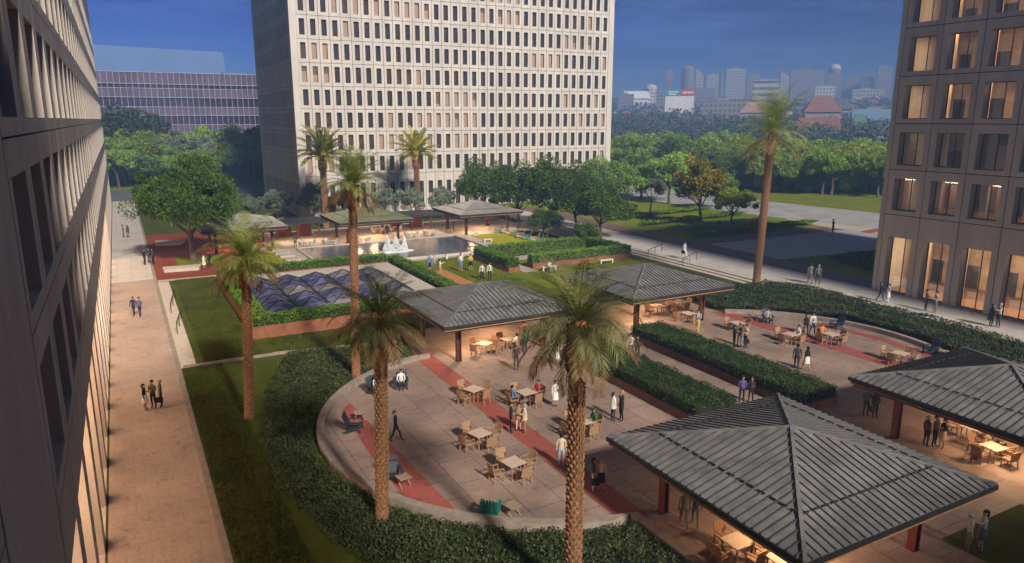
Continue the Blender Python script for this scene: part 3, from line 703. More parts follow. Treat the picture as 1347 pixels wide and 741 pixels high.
# ------------------------------------------------------------------ pavilions
def pavilion(x, y, label, roof='roof_metal', fascia='fascia', ze=3.3, lamp=True, group='hip roofed pavilions', za=4.7, e=5.3, pz=3.5, lampw=130):
    t = thing('pavilion', label, 'pavilion', (x, y, 0), 0, group)
    k = 4; mb = MB()
    mb.add([(-e, -e, ze), (e, -e, ze), (e, e, ze), (-e, e, ze), (0, 0, za)], [(0, 1, 4), (1, 2, 4), (2, 3, 4), (3, 0, 4)], 0)
    def pt(side, u, v):          # v distance inwards from the eave
        z = ze+(za-ze)*v/e
        return {0: (u, -e+v, z), 1: (e-v, u, z), 2: (-u, e-v, z), 3: (-e+v, -u, z)}[side]
    nr = 29; st = 2*e/nr
    for side in range(4):
        for i in range(1, nr):
            u = -e+i*st; L = e-abs(u)
            if L < 0.2: continue
            a = Vector(pt(side, u, 0.0)); b = Vector(pt(side, u, L-0.03))
            mb.bar(a+Vector((0, 0, 0.03)), b+Vector((0, 0, 0.03)), 0.045, 0.06, 1)
        for v0 in (1.55, ):
            n = int((e-v0)*2/0.5)
            for i in range(n):
                u = -(e-v0)+(i+0.5)*2*(e-v0)/n; a = Vector(pt(side, u-0.17, v0)); b = Vector(pt(side, u+0.17, v0))
                mb.bar(a+Vector((0, 0, 0.07)), b+Vector((0, 0, 0.07)), 0.06, 0.05, 2)
    mb.build('roof', [roof, 'seam' if roof == 'roof_metal' else roof, 'fascia'], t)
    mb = MB()
    for c in ((-1, -1), (1, -1), (1, 1), (-1, 1)):
        mb.bar((c[0]*e, c[1]*e, ze+0.045), (0, 0, za+0.045), 0.14, 0.1, 0)
    mb.build('ridge_cap', roof, t)
    mb = MB(); w = 0.16
    for (z0, z1, r) in ((ze-0.2, ze-0.012, e+0.06), (ze-0.5, ze-0.203, e-0.16)):
        mb.box(-r, -r, z0, r, -r+w, z1); mb.box(-r, r-w, z0, r, r, z1); mb.box(-r, -r+w+0.002, z0, -r+w, r-w-0.002, z1); mb.box(r-w, -r+w+0.002, z0, r, r-w-0.002, z1)
    mb.build('fascia', fascia, t)
    MB().box(-e+0.02, -e+0.02, ze-0.36, e-0.02, e-0.02, ze-0.3).build('soffit', 'soffit', t)
    for sx in (-1, 1):
        for sy in (-1, 1):
            mb = MB(); cx, cy = sx*pz, sy*pz; h = ze-0.37; g0 = 0.05
            mb.box(cx-0.17, cy-0.17, g0, cx-0.11, cy+0.17, h); mb.box(cx+0.11, cy-0.17, g0, cx+0.17, cy+0.17, h); mb.box(cx-0.108, cy-0.05, g0, cx+0.108, cy+0.05, h, 1)
            mb.box(cx-0.2, cy-0.2, 0.0, cx+0.2, cy+0.2, 0.1, 1)
            mb.build('post', ['post_red', 'fascia'], t)
    if lamp:
        for (lx, ly) in ((-1.6, -1.6), (1.6, 1.6)):
            MB().tube([(lx, ly, ze-0.37), (lx, ly, ze-0.46)], [0.16, 0.16], 12).build('ceiling_lamp', 'lamp_glow', t)
            area('lamp', (lx, ly, ze-0.5), 0.7, 0.7, lampw, col=(1.0, 0.64, 0.35)).parent = t
    return t
pavilion(23.1, 18.8, 'large dark standing seam pavilion nearest the viewer at lower right')
pavilion(39.2, 18.8, 'dark standing seam pavilion at the right edge with lit tables beneath')
pavilion(23.5, 48.7, 'dark seamed pavilion at the head of the left plaza, left of the hedges')
pavilion(39.35, 48.7, 'dark standing seam pavilion behind the long clipped hedges')
pavilion(13.4, 102.2, 'pale grey pavilion beside the big leafy tree left of the pool', roof='roof_pale', group='pale pavilions behind the pool', lampw=130)
pavilion(30.6, 101.2, 'mossy green roofed pavilion behind the fountain', roof='roof_green', group='pale pavilions behind the pool', lampw=170)
pavilion(48.4, 101.4, 'pale grey pavilion at the right end of the pool', roof='roof_pale', group='pale pavilions behind the pool', lampw=130)
def canopy(x0, x1, label):
    t = thing('canopy', label, 'canopy', ((x0+x1)/2, 104, 0), 0, 'flat canopies behind the pool'); w = (x1-x0)/2
    MB().box(-w, -2.6, 2.75, w, 3.2, 3.0).build('roof', 'fascia', t)
    n = int(w*2/2.9)
    for i in range(n+1): MB().box(-w+0.1+i*(2*w-0.3)/n, 2.5, 0, -w+0.3+i*(2*w-0.3)/n, 2.7, 2.75).build('post', 'post_red', t)
    for i in range(n):
        xx = -w+0.1+(i+0.5)*(2*w-0.3)/n; MB().box(xx-1.2, 4.6, 0, xx+0.95, 4.8, 1.75 if i % 2 else 1.55).build('panel', 'post_red', t)
    area('lamp', (0, -0.2, 2.7), 2*w-1, 1.2, 150, col=(1.0, 0.6, 0.3)).parent = t
canopy(18.9, 25.1, 'short flat dark canopy with red panels left of the mossy roof')
canopy(36.1, 42.9, 'flat dark canopy with red panels between the mossy roof and the right pale pavilion')
tag(MB().box(16.8, 110.5, 0.0, 57, 110.9, 0.4).build('garden_wall', 'stone_pale'), 'long low pale wall along the back of the pool deck', 'wall')
tag(MB().box(27.2, 99.0, 0.0, 28.0, 99.8, 1.9).box(27.1, 98.9, 1.903, 28.1, 99.9, 2.0).build('pillar', 'corten'), 'stout brown pillar under the mossy roofed pavilion', 'pillar')

# ------------------------------------------------------------------ hedges
def box_points(x0, y0, z0, x1, y1, z1, dens):
    P = []
    def face(n, f):
        u = RNG.random((n, 2)); P.append(f(u))
    A = (x1-x0)*(y1-y0); n = int(A*dens); face(n, lambda u: np.stack([x0+u[:, 0]*(x1-x0), y0+u[:, 1]*(y1-y0), np.full(n, z1)], 1))
    for (a, b, fx, val, dim) in ((x0, x1, 1, y0, 0), (x0, x1, 1, y1, 0), (y0, y1, 0, x0, 1), (y0, y1, 0, x1, 1)):
        n2 = int((b-a)*(z1-z0)*dens); u = RNG.random((n2, 2)); q = np.empty((n2, 3)); q[:, dim] = a+u[:, 0]*(b-a); q[:, fx] = val; q[:, 2] = z0+u[:, 1]*(z1-z0); P.append(q)
    P = np.vstack(P)
    bump = 0.07*np.sin(P[:, 0]*2.3+P[:, 1]*1.7)+0.05*np.sin(P[:, 0]*5.1-P[:, 1]*4.3)
    P += RNG.normal(scale=0.045, size=P.shape); P[:, 2] += bump
    return P
def hedge(label, boxes, z0, z1, mat='leaf_hedge', wall=None, wallmat='corten', group=None, dens=150, size=0.13, wbase=0.0):
    x, y = boxes[0][0], boxes[0][1]
    t = thing('planter_hedge' if wall else 'hedge', label, 'hedge', (x, y, 0), 0, group)
    P = np.vstack([box_points(b[0]+0.05, b[1]+0.05, (b[4] if len(b) > 4 else z0), b[2]-0.05, b[3]-0.05, z1, dens) for b in boxes]); P -= np.array([x, y, 0])
    V, Fq = leaf_quads(P, size); mesh_np('foliage', V, Fq, [mat], parent=t)
    mb = MB()
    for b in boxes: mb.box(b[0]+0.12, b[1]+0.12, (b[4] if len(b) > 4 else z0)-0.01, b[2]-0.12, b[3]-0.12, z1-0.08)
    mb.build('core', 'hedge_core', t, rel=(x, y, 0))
    if wall:
        mb = MB()
        for w in wall: mb.box(w[0], w[1], wbase, w[2], w[3], z0)
        mb.build('planter_wall', wallmat, t, rel=(x, y, 0))
    return t
G1 = 'clipped hedges in brown planters'
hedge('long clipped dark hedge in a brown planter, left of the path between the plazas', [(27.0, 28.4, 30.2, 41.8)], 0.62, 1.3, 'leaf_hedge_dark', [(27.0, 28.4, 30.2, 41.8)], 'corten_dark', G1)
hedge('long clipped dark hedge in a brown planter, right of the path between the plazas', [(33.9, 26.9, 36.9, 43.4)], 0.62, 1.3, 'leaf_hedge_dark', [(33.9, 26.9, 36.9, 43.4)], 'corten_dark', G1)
hedge('bright clipped hedge boxed round the blue glass pyramids in a brown planter', [(7.9, 57.8, 26.2, 59.2), (7.9, 59.2, 9.3, 78.8), (7.9, 78.8, 26.2, 80.3)], 1.0, 1.75, 'leaf_hedge',
      [(7.9, 57.8, 26.2, 59.2), (7.9, 59.2, 9.3, 78.8), (7.9, 78.8, 26.2, 80.3)], 'corten', None)
hedge('bright clipped hedge between the blue glass pyramids and the cricket lawn', [(26.9, 58.5, 28.4, 81.6)], 0.05, 1.15, 'leaf_hedge')
hedge('short bright hedge in a brown planter beside the right corner of the pool', [(37.5, 70.5, 39.0, 79.8)], 0.62, 1.6, 'leaf_hedge', [(37.5, 70.5, 39.0, 79.8)])
hedge('U shaped bright hedge in a brown planter behind the two white benches', [(41.0, 71.0, 55.2, 72.5), (53.7, 72.5, 55.2, 80.2, 0.15), (39.6, 78.7, 53.7, 80.2, 0.15)], 0.7, 1.65, 'leaf_hedge', [(41.0, 71.0, 55.2, 72.5)])
def ground_cover(name, outer, inner, zf, dens, size, label, mat='leaf_cover'):
    poly = list(outer)+list(inner)[::-1]
    xs = [p[0] for p in poly]; ys = [p[1] for p in poly]
    A = (max(xs)-min(xs))*(max(ys)-min(ys)); n = int(A*dens)
    X = min(xs)+RNG.random(n)*(max(xs)-min(xs)); Y = min(ys)+RNG.random(n)*(max(ys)-min(ys)); k = inpoly(X, Y, poly); X, Y = X[k], Y[k]
    Zs = zf(X, Y)+RNG.normal(scale=0.07, size=len(X)); V, Fq = leaf_quads(np.stack([X, Y, Zs], 1), size, up=0.6)
    gx = np.arange(min(xs), max(xs)+0.5, 0.5); gy = np.arange(min(ys), max(ys)+0.5, 0.5)
    C = [(a+0.25, b+0.25) for a in gx for b in gy]; ca = np.array(C); kk = inpoly(ca[:, 0], ca[:, 1], poly)
    nV = []; nF = []
    kc = kk.copy()
    for (dx, dy) in ((-.5, -.5), (.5, -.5), (.5, .5), (-.5, .5)): kc &= inpoly(ca[:, 0]+dx*0.75, ca[:, 1]+dy*0.75, poly)
    for (a, b) in ca[kc]:
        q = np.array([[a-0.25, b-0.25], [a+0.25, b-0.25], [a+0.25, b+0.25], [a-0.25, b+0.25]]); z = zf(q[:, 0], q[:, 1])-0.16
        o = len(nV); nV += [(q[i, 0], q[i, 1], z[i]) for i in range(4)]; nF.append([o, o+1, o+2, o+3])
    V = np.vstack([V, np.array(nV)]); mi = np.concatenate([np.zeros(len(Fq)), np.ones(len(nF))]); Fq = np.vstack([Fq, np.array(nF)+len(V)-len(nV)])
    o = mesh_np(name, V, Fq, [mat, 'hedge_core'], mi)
    return tag(o, label, 'ground cover', None, 'stuff')
def zl(x, y): return 0.27+0.07*np.sin(x*1.9+y*0.7)*np.cos(y*1.3)+0.08*np.sin(x*4.3)*np.cos(y*3.7)
outL = [(15.5, 2), (13.0, 10), (10.3, 17), (7.6, 22.5), (6.0, 27.0), (5.05, 32.3), (5.05, 37.8), (6.3, 44.3), (8.7, 51), (9.6, 52.9), (13.5, 52.0), (17.0, 50.6), (17.2, 48.6)]
innL = [(17.75, 2), (17.75, 21.9)] + arc(LC[0], LC[1], RR+0.62, 256.5, 106)
ground_cover('ground_cover', outL, innL, zl, 260, 0.135, 'wide dark leafy ground cover curving round the left plaza')
def zr(x, y): return 0.55+0.55*np.clip((x-50)/6, 0, 1)+0.12*np.sin(x*1.9+y*0.7)*np.cos(y*1.3)+0.07*np.sin(x*4.3)
outR = [(47.0, 51.5), (49.4, 53.0), (56.3, 50.4), (58.3, 48.2), (58.3, 45), (57.9, 36), (57.2, 27), (56.4, 8)]
innR = [(46.2, 47.0)] + arc(RC[0], RC[1], RR+0.62, 60, -50)[1:] + [(50.5, 8)]
ground_cover('ground_cover', outR, innR, zr, 180, 0.17, 'dark leafy hedge bank between the right plaza and the east walk')
park_beds = [((71.5, 77.2), (98, 78.0), (97, 80.5), (71.5, 79.8)), ((72, 83), (94, 84.5), (94, 86), (72, 84.6)), ((72, 89.5), (97, 92), (96, 94), (72, 91.5)), ((71, 97), (97, 101), (96, 103), (71, 99.2))]
for i, b in enumerate(park_beds):
    ground_cover('hedge_row', [b[0], b[1]], [b[3], b[2]], lambda x, y: TZ+0.55+0.1*np.sin(x*1.3), 60, 0.3, ['clipped green hedge row along the grey square', 'second low hedge row of the park garden', 'third low hedge row of the park garden under trees', 'farthest low hedge row of the park garden'][i], 'leaf_hedge')
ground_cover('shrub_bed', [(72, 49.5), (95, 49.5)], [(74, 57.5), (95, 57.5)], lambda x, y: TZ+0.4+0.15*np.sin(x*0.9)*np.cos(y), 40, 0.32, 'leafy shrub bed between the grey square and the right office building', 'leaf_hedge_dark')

def grass_blades(areas, dens, label, mat):
    P = []
    for (x0, y0, x1, y1) in areas:
        n = int((x1-x0)*(y1-y0)*dens); u = RNG.random((n, 2)); z = gz((x0+x1)/2, (y0+y1)/2)
        P.append(np.stack([x0+u[:, 0]*(x1-x0), y0+u[:, 1]*(y1-y0), np.full(n, z+0.02)], 1))
    P = np.vstack(P); n = len(P); a = RNG.random(n)*6.28; h = 0.04+0.07*RNG.random(n); d = np.stack([np.cos(a), np.sin(a), np.zeros(n)], 1)*0.028
    up = np.stack([RNG.normal(scale=0.03, size=n), RNG.normal(scale=0.03, size=n), h], 1); V = np.empty((n, 4, 3)); V[:, 0] = P-d; V[:, 1] = P+d; V[:, 2] = P+d*0.3+up; V[:, 3] = P-d*0.3+up
    tag(mesh_np('grass', V.reshape(-1, 3), np.arange(n*4).reshape(-1, 4), [mat]), label, 'grass', None, 'stuff')
leafmat('blade', [(0.03, 0.045, 0.006), (0.075, 0.095, 0.012), (0.13, 0.14, 0.025)], ns=0.35)
leafmat('blade_bright', [(0.08, 0.12, 0.01), (0.17, 0.20, 0.015), (0.27, 0.27, 0.03)], ns=0.35)
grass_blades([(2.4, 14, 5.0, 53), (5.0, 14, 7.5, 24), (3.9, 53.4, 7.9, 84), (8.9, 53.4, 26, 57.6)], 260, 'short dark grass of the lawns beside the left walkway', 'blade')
grass_blades([(28.6, 60, 29.1, 81.7), (31.9, 56, 37.4, 81.7), (39.1, 56, 56, 69.5)], 110, 'short bright grass of the lawn before the pool', 'blade_bright')

# ------------------------------------------------------------------ glass pyramids
sky = thing('skylight', 'field of blue glass pyramids with dark bars inside the clipped hedge box', 'skylight', (9.7, 60.0, 0))
MB().box(-0.38, -0.78, 0.0, 16.4, 18.75, 0.9).build('base', 'stone_pale', sky)
rng = random.Random(3); prt = 0
for i in range(5):
    for j in range(5):
        x0, y0, a, b = 0.0+i*2.83, 2.2+j*2.62, 2.75, 2.55
        p = [(x0, y0, 0.93), (x0+a, y0, 0.93), (x0+a, y0+b, 0.93), (x0, y0+b, 0.93), (x0+a/2, y0+b/2, 1.62)]
        MB().add(p, [(0, 1, 4), (1, 2, 4), (2, 3, 4), (3, 0, 4)]).build('glass_pyramid', 'sky_glass' if rng.random() < 0.65 else 'sky_glass_grey', sky)
        mb = MB()
        for k in range(4): mb.bar(p[k], p[4], 0.06, 0.06); mb.bar(p[k], p[(k+1) % 4], 0.09, 0.1)
        for k in range(4):
            q = [Vector(p[k]).lerp(Vector(p[4]), 0.5), Vector(p[(k+1) % 4]).lerp(Vector(p[4]), 0.5)]; mb.bar(q[0], q[1], 0.04, 0.04)
        mb.build('frame', 'dark_metal', sky); prt += 1

# fountain
fo = thing('fountain', 'white foaming fountain jets rising in the middle of the pool', 'fountain', (at(521, 333).x, at(521, 333).y, 0.2)); fo.scale = (0.85, 0.85, 0.88)
for (dx, dy, h, r0) in ((0.0, 0.0, 2.3, 0.62), (-1.25, 0.2, 2.6, 0.44), (1.35, -0.1, 2.3, 0.3)):
    mb = MB(); rr = random.Random(int(h*100))
    for k in range(520):
        u = rr.random()**0.8; rad = (r0*(1.5*(1-u)**3+0.75*(1-u**4))+0.05)*(0.35+0.65*rr.random()); a = rr.random()*6.28; s = 0.035+0.075*(1-u)*rr.random()
        mb.ell((dx+rad*math.cos(a), dy+rad*math.sin(a), u*h), (s, s, s*2.2), 5, 3)
    mb.build('jet', 'water_foam', fo, smooth=True)
mb = MB(); rr = random.Random(9)
for k in range(360):
    a = rr.random()*6.28; q = rr.random()**0.6; s = 0.05+0.1*rr.random(); mb.ell((2.7*q*math.cos(a), 1.1*q*math.sin(a), 0.01), (s*1.8, s*1.8, s*0.6), 6, 2, z0=-0.2)
mb.build('foam', 'water_foam', fo, smooth=True)
for i, (x, y) in enumerate(((29.0, 81.3), (34.6, 81.4), (36.7, 81.4))):
    t = thing('bollard_light', 'short white bollard at the pool edge, %s' % ['near the cricket strip', 'the middle one of three', 'rightmost of three'][i], 'bollard', (x, y, gz(x, y)), 0, 'bollards by the pool')
    MB().box(-0.13, -0.13, 0, 0.13, 0.13, 0.62).build('body', 'white_paint', t); MB().box(-0.16, -0.16, 0.623, 0.16, 0.16, 0.72).build('cap', 'stone_wall', t)

# ------------------------------------------------------------------ palms
def frond(r, az, e0, L, droop, nl, ll, wl, tip=0.5):
    pts = []; p = np.zeros(3); e = e0; n = 9; ca, sa = math.cos(az), math.sin(az); ds = L/n; T = []
    for i in range(n+1):
        pts.append(p.copy()); d = np.array([ca*math.cos(e), sa*math.cos(e), math.sin(e)]); T.append(d); p = p+d*ds; e -= droop/n*(0.35+1.3*i/n)
    pts = np.array(pts); T = np.array(T); V = []; 
    side = np.array([-sa, ca, 0.0])
    for i in range(n):           # rachis as a thin blade
        w = 0.035*(1-i/n)+0.008; w2 = 0.035*(1-(i+1)/n)+0.008
        V += [pts[i]-side*w, pts[i]+side*w, pts[i+1]+side*w2, pts[i+1]-side*w2]
    for k in range(nl):
        s = 0.12+0.88*k/nl; f = s*n; i = min(int(f), n-1); q = pts[i]+(pts[i+1]-pts[i])*(f-i); t = T[i]; up = np.cross(side, t)*-1
        l = ll*(0.35+0.9*math.sin(math.pi*min(1, s*0.93+0.05))**0.7)*(0.85+0.3*r.random())
        for sg in (-1, 1):
            d = t*(0.55+0.5*s)+side*sg*(0.85+0.1*r.random())+up*(0.35*(1-s)+0.25*(r.random()-0.5)); d /= np.linalg.norm(d)
            tipp = q+d*l+np.array([0, 0, -tip*l*(0.3+0.5*r.random())]); mid = q+d*l*0.45
            wv = np.cross(d, up); wv = wv/(np.linalg.norm(wv)+1e-9)*wl
            V += [q, mid+wv, tipp, mid-wv]
    return V
def palm(x, y, hb, label, r=0.25, L=3.0, nf=46, ndry=16, thick=False, z=None, seed=0, studs=True, mat='frond', lean=(0.0, 0.0), up=0):
    z = gz(x, y) if z is None else z
    t = thing('date_palm' , label, 'palm tree', (x, y, z), 0, 'palm trees of the court'); rr = random.Random(seed)
    t.rotation_euler = (-lean[1]/hb, lean[0]/hb, 0)
    mb = MB(); pts = [(0, 0, 0)]+[(0.03*math.sin(k*1.3+seed), 0.03*math.cos(k+seed), hb*k/8) for k in range(1, 9)]
    mb.tube(pts, [r*1.25]+[r*(1.0-0.012*k) for k in range(1, 9)], 12)
    if studs:
        row = 0.17; n = int((hb-1.4)/row)
        for j in range(n):
            for i in range(9):
                a = 2*math.pi*(i+0.5*(j % 2))/9; zc = 0.1+j*row; rad = r*1.0; w = 0.075*r/0.25; c, s_ = math.cos(a), math.sin(a)
                o = Vector((c*rad, s_*rad, zc)); tt = Vector((-s_, c, 0))*w; out = Vector((c, s_, 0))*0.07*(r/0.25)
                mb.add([o-tt, o+tt, o+tt*0.6+Vector((0, 0, row*0.9)), o-tt*0.6+Vector((0, 0, row*0.9)), o+out+Vector((0, 0, row*0.95))], [(0, 1, 4), (1, 2, 4), (3, 0, 4), (2, 3, 4)])
    mb.build('trunk', 'palm_bark', t, smooth=False)
    mb = MB(); bh = 1.6*(r/0.25)**0.6
    mb.tube([(0, 0, hb-bh), (0, 0, hb-bh*0.75), (0, 0, hb-bh*0.3), (0, 0, hb+0.15)], [r*1.0, r*1.38, r*1.45, r*0.9], 12)
    row = 0.15*(r/0.25)
    for j in range(int(bh*0.95/row)):
        for i in range(9):
            a = 2*math.pi*(i+0.5*(j % 2))/9; zc = hb-bh*0.92+j*row; rad = r*1.38; c, s_ = math.cos(a), math.sin(a)
            o = Vector((c*rad, s_*rad, zc)); tt = Vector((-s_, c, 0))*r*0.36; out = Vector((c, s_, 0))*0.1*(r/0.25)
            mb.add([o-tt, o+tt, o+Vector((0, 0, row*1.5)), o+out+Vector((0, 0, row*1.2)), o-Vector((0, 0, row*0.5))], [(4, 1, 3), (4, 3, 0), (1, 2, 3), (2, 0, 3)])
    mb.build('boot', 'palm_boot', t)
    V = []
    for k in range(nf):
        u = (k+0.5)/nf; e0 = R((80 if thick else 76)+up-78*u**(0.85+up*0.02)+rr.uniform(-8, 8)); az = k*2.39996+seed*1.7+rr.uniform(-0.3, 0.3)
        V += frond(rr, az, e0, L*(0.74+0.3*math.sin(math.pi*min(1, u+0.2)))*rr.uniform(0.85, 1.12), R(50-up*1.5+62*u+rr.uniform(-14, 18)) if not thick else R(40+35*u), 50 if not thick else 40, (0.60 if not thick else 0.42)*L/3, 0.0125 if not thick else 0.055, 0.5 if not thick else 0.15)
    V = np.array(V)+np.array([0, 0, hb]); mesh_np('crown', V, np.arange(len(V)).reshape(-1, 4), [mat], parent=t)
    V = []
    for k in range(ndry):
        V += frond(rr, k*2.39996+0.5, R(rr.uniform(-38, 8)), L*0.85, R(rr.uniform(45, 80)), 34, 0.5*L/3, 0.02, 0.5)
    if V:
        V = np.array(V)+np.array([0, 0, hb-0.1]); mesh_np('dry_fronds', V, np.arange(len(V)).reshape(-1, 4), ['frond_dry'], parent=t)
    return t
palm(12.56, 18.8, 10.5, 'tall feathery date palm in the foreground with an orange studded trunk, right of centre', 0.26, 2.75, 32, 15, seed=1, mat='frond_dark')
palm(8.47, 27.6, 9.1, 'feathery date palm rising from the ground cover before the glass pyramids', 0.25, 2.7, 30, 13, seed=2, mat='frond_dark', lean=(0.26, -0.1))
palm(5.17, 41.9, 9.4, 'date palm on the dark lawn beside the left walkway', 0.24, 2.8, 46, 14, seed=3, up=6, lean=(0.5, -0.2))
palm(12.5, 45.2, 12.9, 'slender date palm standing before the pool, left of the fountain', 0.24, 2.7, 46, 12, seed=4, up=9, lean=(0.35, -0.1))
palm(55.7, 51.2, 15.2, 'very tall date palm by the wide steps before the distant city', 0.33, 4.9, 54, 12, seed=5, z=0.2, up=14, lean=(0.4, -0.2))
palm(28.3, 115.6, 11.2, 'thick crowned palm against the pale tower, the left one of two', 0.42, 5.6, 50, 0, True, seed=6, mat='frond_thick')
palm(44.9, 118, 11.0, 'thick crowned palm against the pale tower, the right one of two', 0.42, 5.2, 50, 0, True, seed=7, mat='frond_thick')

# ------------------------------------------------------------------ trees
tree('oak', 'oak_tree', 'big round dark green tree in the red paving by the left walkway', 'tree', 6.9, 94.6, gz(6.3, 94.3), 1.0, 1.28, 2.4)
for i, (px, s) in enumerate(((366, 1.15), (414, 1.3), (447, 1.0), (505, 1.1), (541, 1.2), (583, 1.15), (333, 0.9))):
    p = at(px, 289); tree('silver%d' % (i % 2), 'silver_bush', 'silvery bush at the foot of the tower, %s from the left' % ['second', 'third', 'fourth', 'fifth', 'sixth', 'seventh', 'first'][i], 'bush', p.x, p.y, 0, s, None, None, 'silvery bushes before the tower')
TR = [(634, 290, 'near0', 1.3, 1.3, None, 'rounded grey-green tree against the foot of the tower behind the right pale pavilion'),
      (682, 300, 'near1', 1.25, 1.35, None, 'dark green tree behind the right pale pavilion'),
      (728, 302, 'near0', 1.55, 1.35, None, 'broad dark green tree in the clump right of the pool, the largest'),
      (757, 306, 'near1', 1.2, 1.1, None, 'dark tree in the middle of the clump right of the pool'),
      (790, 314, 'near0', 1.15, 1.0, None, 'dark rounded tree at the right end of the clump beside the east walk'),
      (715, 312, 'near1', 0.7, 0.55, None, 'small leafy tree in front of the clump right of the pool'),
      (772, 322, 'near0', 0.55, 0.45, None, 'small shrub-like tree at the back of the U shaped hedge'),
      (790, 268, 'near1', 1.25, 1.2, 'leaf_park', 'bright green tree at the right corner of the tower'),
      (826, 288, 'slim0', 1.35, 1.3, None, 'slender grey-green tree on the park lawn, leftmost of the row'),
      (855, 286, 'slim1', 1.2, 1.15, 'leaf_silver', 'slender silvery tree on the park lawn, second of the row'),
      (920, 297, 'park1', 1.15, 1.15, 'leaf_golden', 'golden leaved tree on the park lawn before the square'),
      (961, 300, 'park2', 0.82, 0.8, 'leaf_lime', 'small lime green tree on the park lawn beside the golden one'),
      (880, 268, 'park3', 1.25, 1.25, None, 'green spreading tree behind the golden one'),
      (843, 262, 'park0', 1.2, 1.1, None, 'green tree behind the slender pair on the park lawn'),
      (945, 276, 'park2', 0.9, 0.85, None, 'dark small tree behind the golden tree')]
for (px, py, key, s, sz, mt, lb) in TR:
    p = at(px, py, 0.45 if px > 760 else 0); tree(key, 'leafy_tree', lb, 'tree', p.x, p.y, gz(p.x, p.y), s, sz, None, None, mt)
ORD = ['first', 'second', 'third', 'fourth', 'fifth', 'sixth', 'seventh', 'eighth', 'ninth', 'tenth', 'eleventh', 'twelfth', 'thirteenth', 'fourteenth', 'fifteenth', 'sixteenth', 'seventeenth', 'eighteenth', 'nineteenth', 'twentieth']
rr = random.Random(5)
for k in range(3):
    for i in range(8):
        x = -7+i*6.2+k*2.5+rr.uniform(-1, 1); y = 206.5+k*6.5+rr.uniform(-1.5, 1.5); s = rr.uniform(1.15, 1.45)+0.28*k
        tree('park%d' % rr.randrange(6), 'belt_tree', '%s row tree before the glass building, %s from the left' % (['front', 'middle', 'back'][k], ORD[i]), 'tree', x, y, 0, s, s*0.95, None,
             'trees before the glass building', None if k == 0 else ['leaf_lime', 'leaf_lime', 'leaf_silver', 'leaf_park', None][rr.randrange(5)])
for i, (x, s) in enumerate(((1.5, 2.25), (9.5, 1.9), (17, 1.5))):
    tree('park%d' % i, 'dark_tree', ['tall dark bluish tree against the glass building, nearest the left wall', 'dark bluish tree against the glass building, the middle one', 'dark bluish tree against the glass building, the smallest'][i], 'tree', x, 225.5, 0, s, s*1.02, None, None, 'leaf_dark')
fr = [Vector((121, 176)), Vector((124.5, 128)), Vector((140, 104)), Vector((168, 84))]
def along(f):
    f *= 3; i = min(int(f), 2); return fr[i].lerp(fr[i+1], f-i)
for k in range(6):
    nn = 17
    for i in range(nn):
        q = along((i+0.5*(k % 2))/nn)+Vector((0.72, 0.69))*(2+k*9.5)+Vector((rr.uniform(-2, 2), rr.uniform(-2, 2))); s = rr.uniform(1.05, 1.45)+0.03*k
        tree('park%d' % rr.randrange(6), 'park_tree', 'tree in the %s row of the park wood, %s from the left' % (['front', 'second', 'third', 'fourth', 'fifth', 'back'][k], ORD[i]), 'tree', q.x, q.y, 0.4, s, s*0.95, None,
             'trees of the park wood', rr.choice([None, None, 'leaf_lime', None, 'leaf_oak' if k < 2 else 'leaf_lime']))
for i in range(20):
    q = along((i+rr.random()*0.6)/20)+Vector((0.72, 0.69))*(5+rr.uniform(-1, 7)); s = rr.uniform(0.7, 1.15)
    tree('near%d' % (i % 2), 'understory_bush', 'low bush under the park wood edge, %s from the left' % ORD[i], 'bush', q.x, q.y, -1.2, s, s, None, 'bushes under the park wood', rr.choice(['leaf_park', 'leaf_lime', 'leaf_hedge']))
# far dark wood on the first slopes: nobody could count it
P = []; rs = np.random.default_rng(11)
for i in range(380):
    u = rs.random(); d = 320+rs.random()**1.2*160; azm = R(33+25*u); x, y = d*math.sin(azm), d*math.cos(azm)
    hh = float(hill(np.array(x), np.array(y))); r0 = 3.5+rs.random()*3.5
    D = rs.normal(size=(110, 3)); D /= np.linalg.norm(D, axis=1)[:, None]; P.append(np.array([x, y, hh+r0*0.75+1.0])+D*r0*(0.7+0.4*rs.random((110, 1)))*np.array([1, 1, 0.95]))
V, Fq = leaf_quads(np.vstack(P), 1.5); tag(mesh_np('woodland', V, Fq, ['leaf_dark']), 'dark far wood on the slope between the park and the city', 'woodland', None, 'stuff')
P = []
for i in range(520):
    u = rs.random(); d = 470+rs.random()*430; azm = R(33+25*u); x, y = d*math.sin(azm), d*math.cos(azm)
    hh = float(hill(np.array(x), np.array(y))); r0 = 3+rs.random()*4
    D = rs.normal(size=(40, 3)); D /= np.linalg.norm(D, axis=1)[:, None]; P.append(np.array([x, y, hh+r0*0.6])+D*r0*np.array([1.3, 1.3, 0.8]))
V, Fq = leaf_quads(np.vstack(P), 3.0); tag(mesh_np('street_trees', V, Fq, ['leaf_dark']), 'scattered dark trees among the far houses of the city', 'woodland', None, 'stuff')

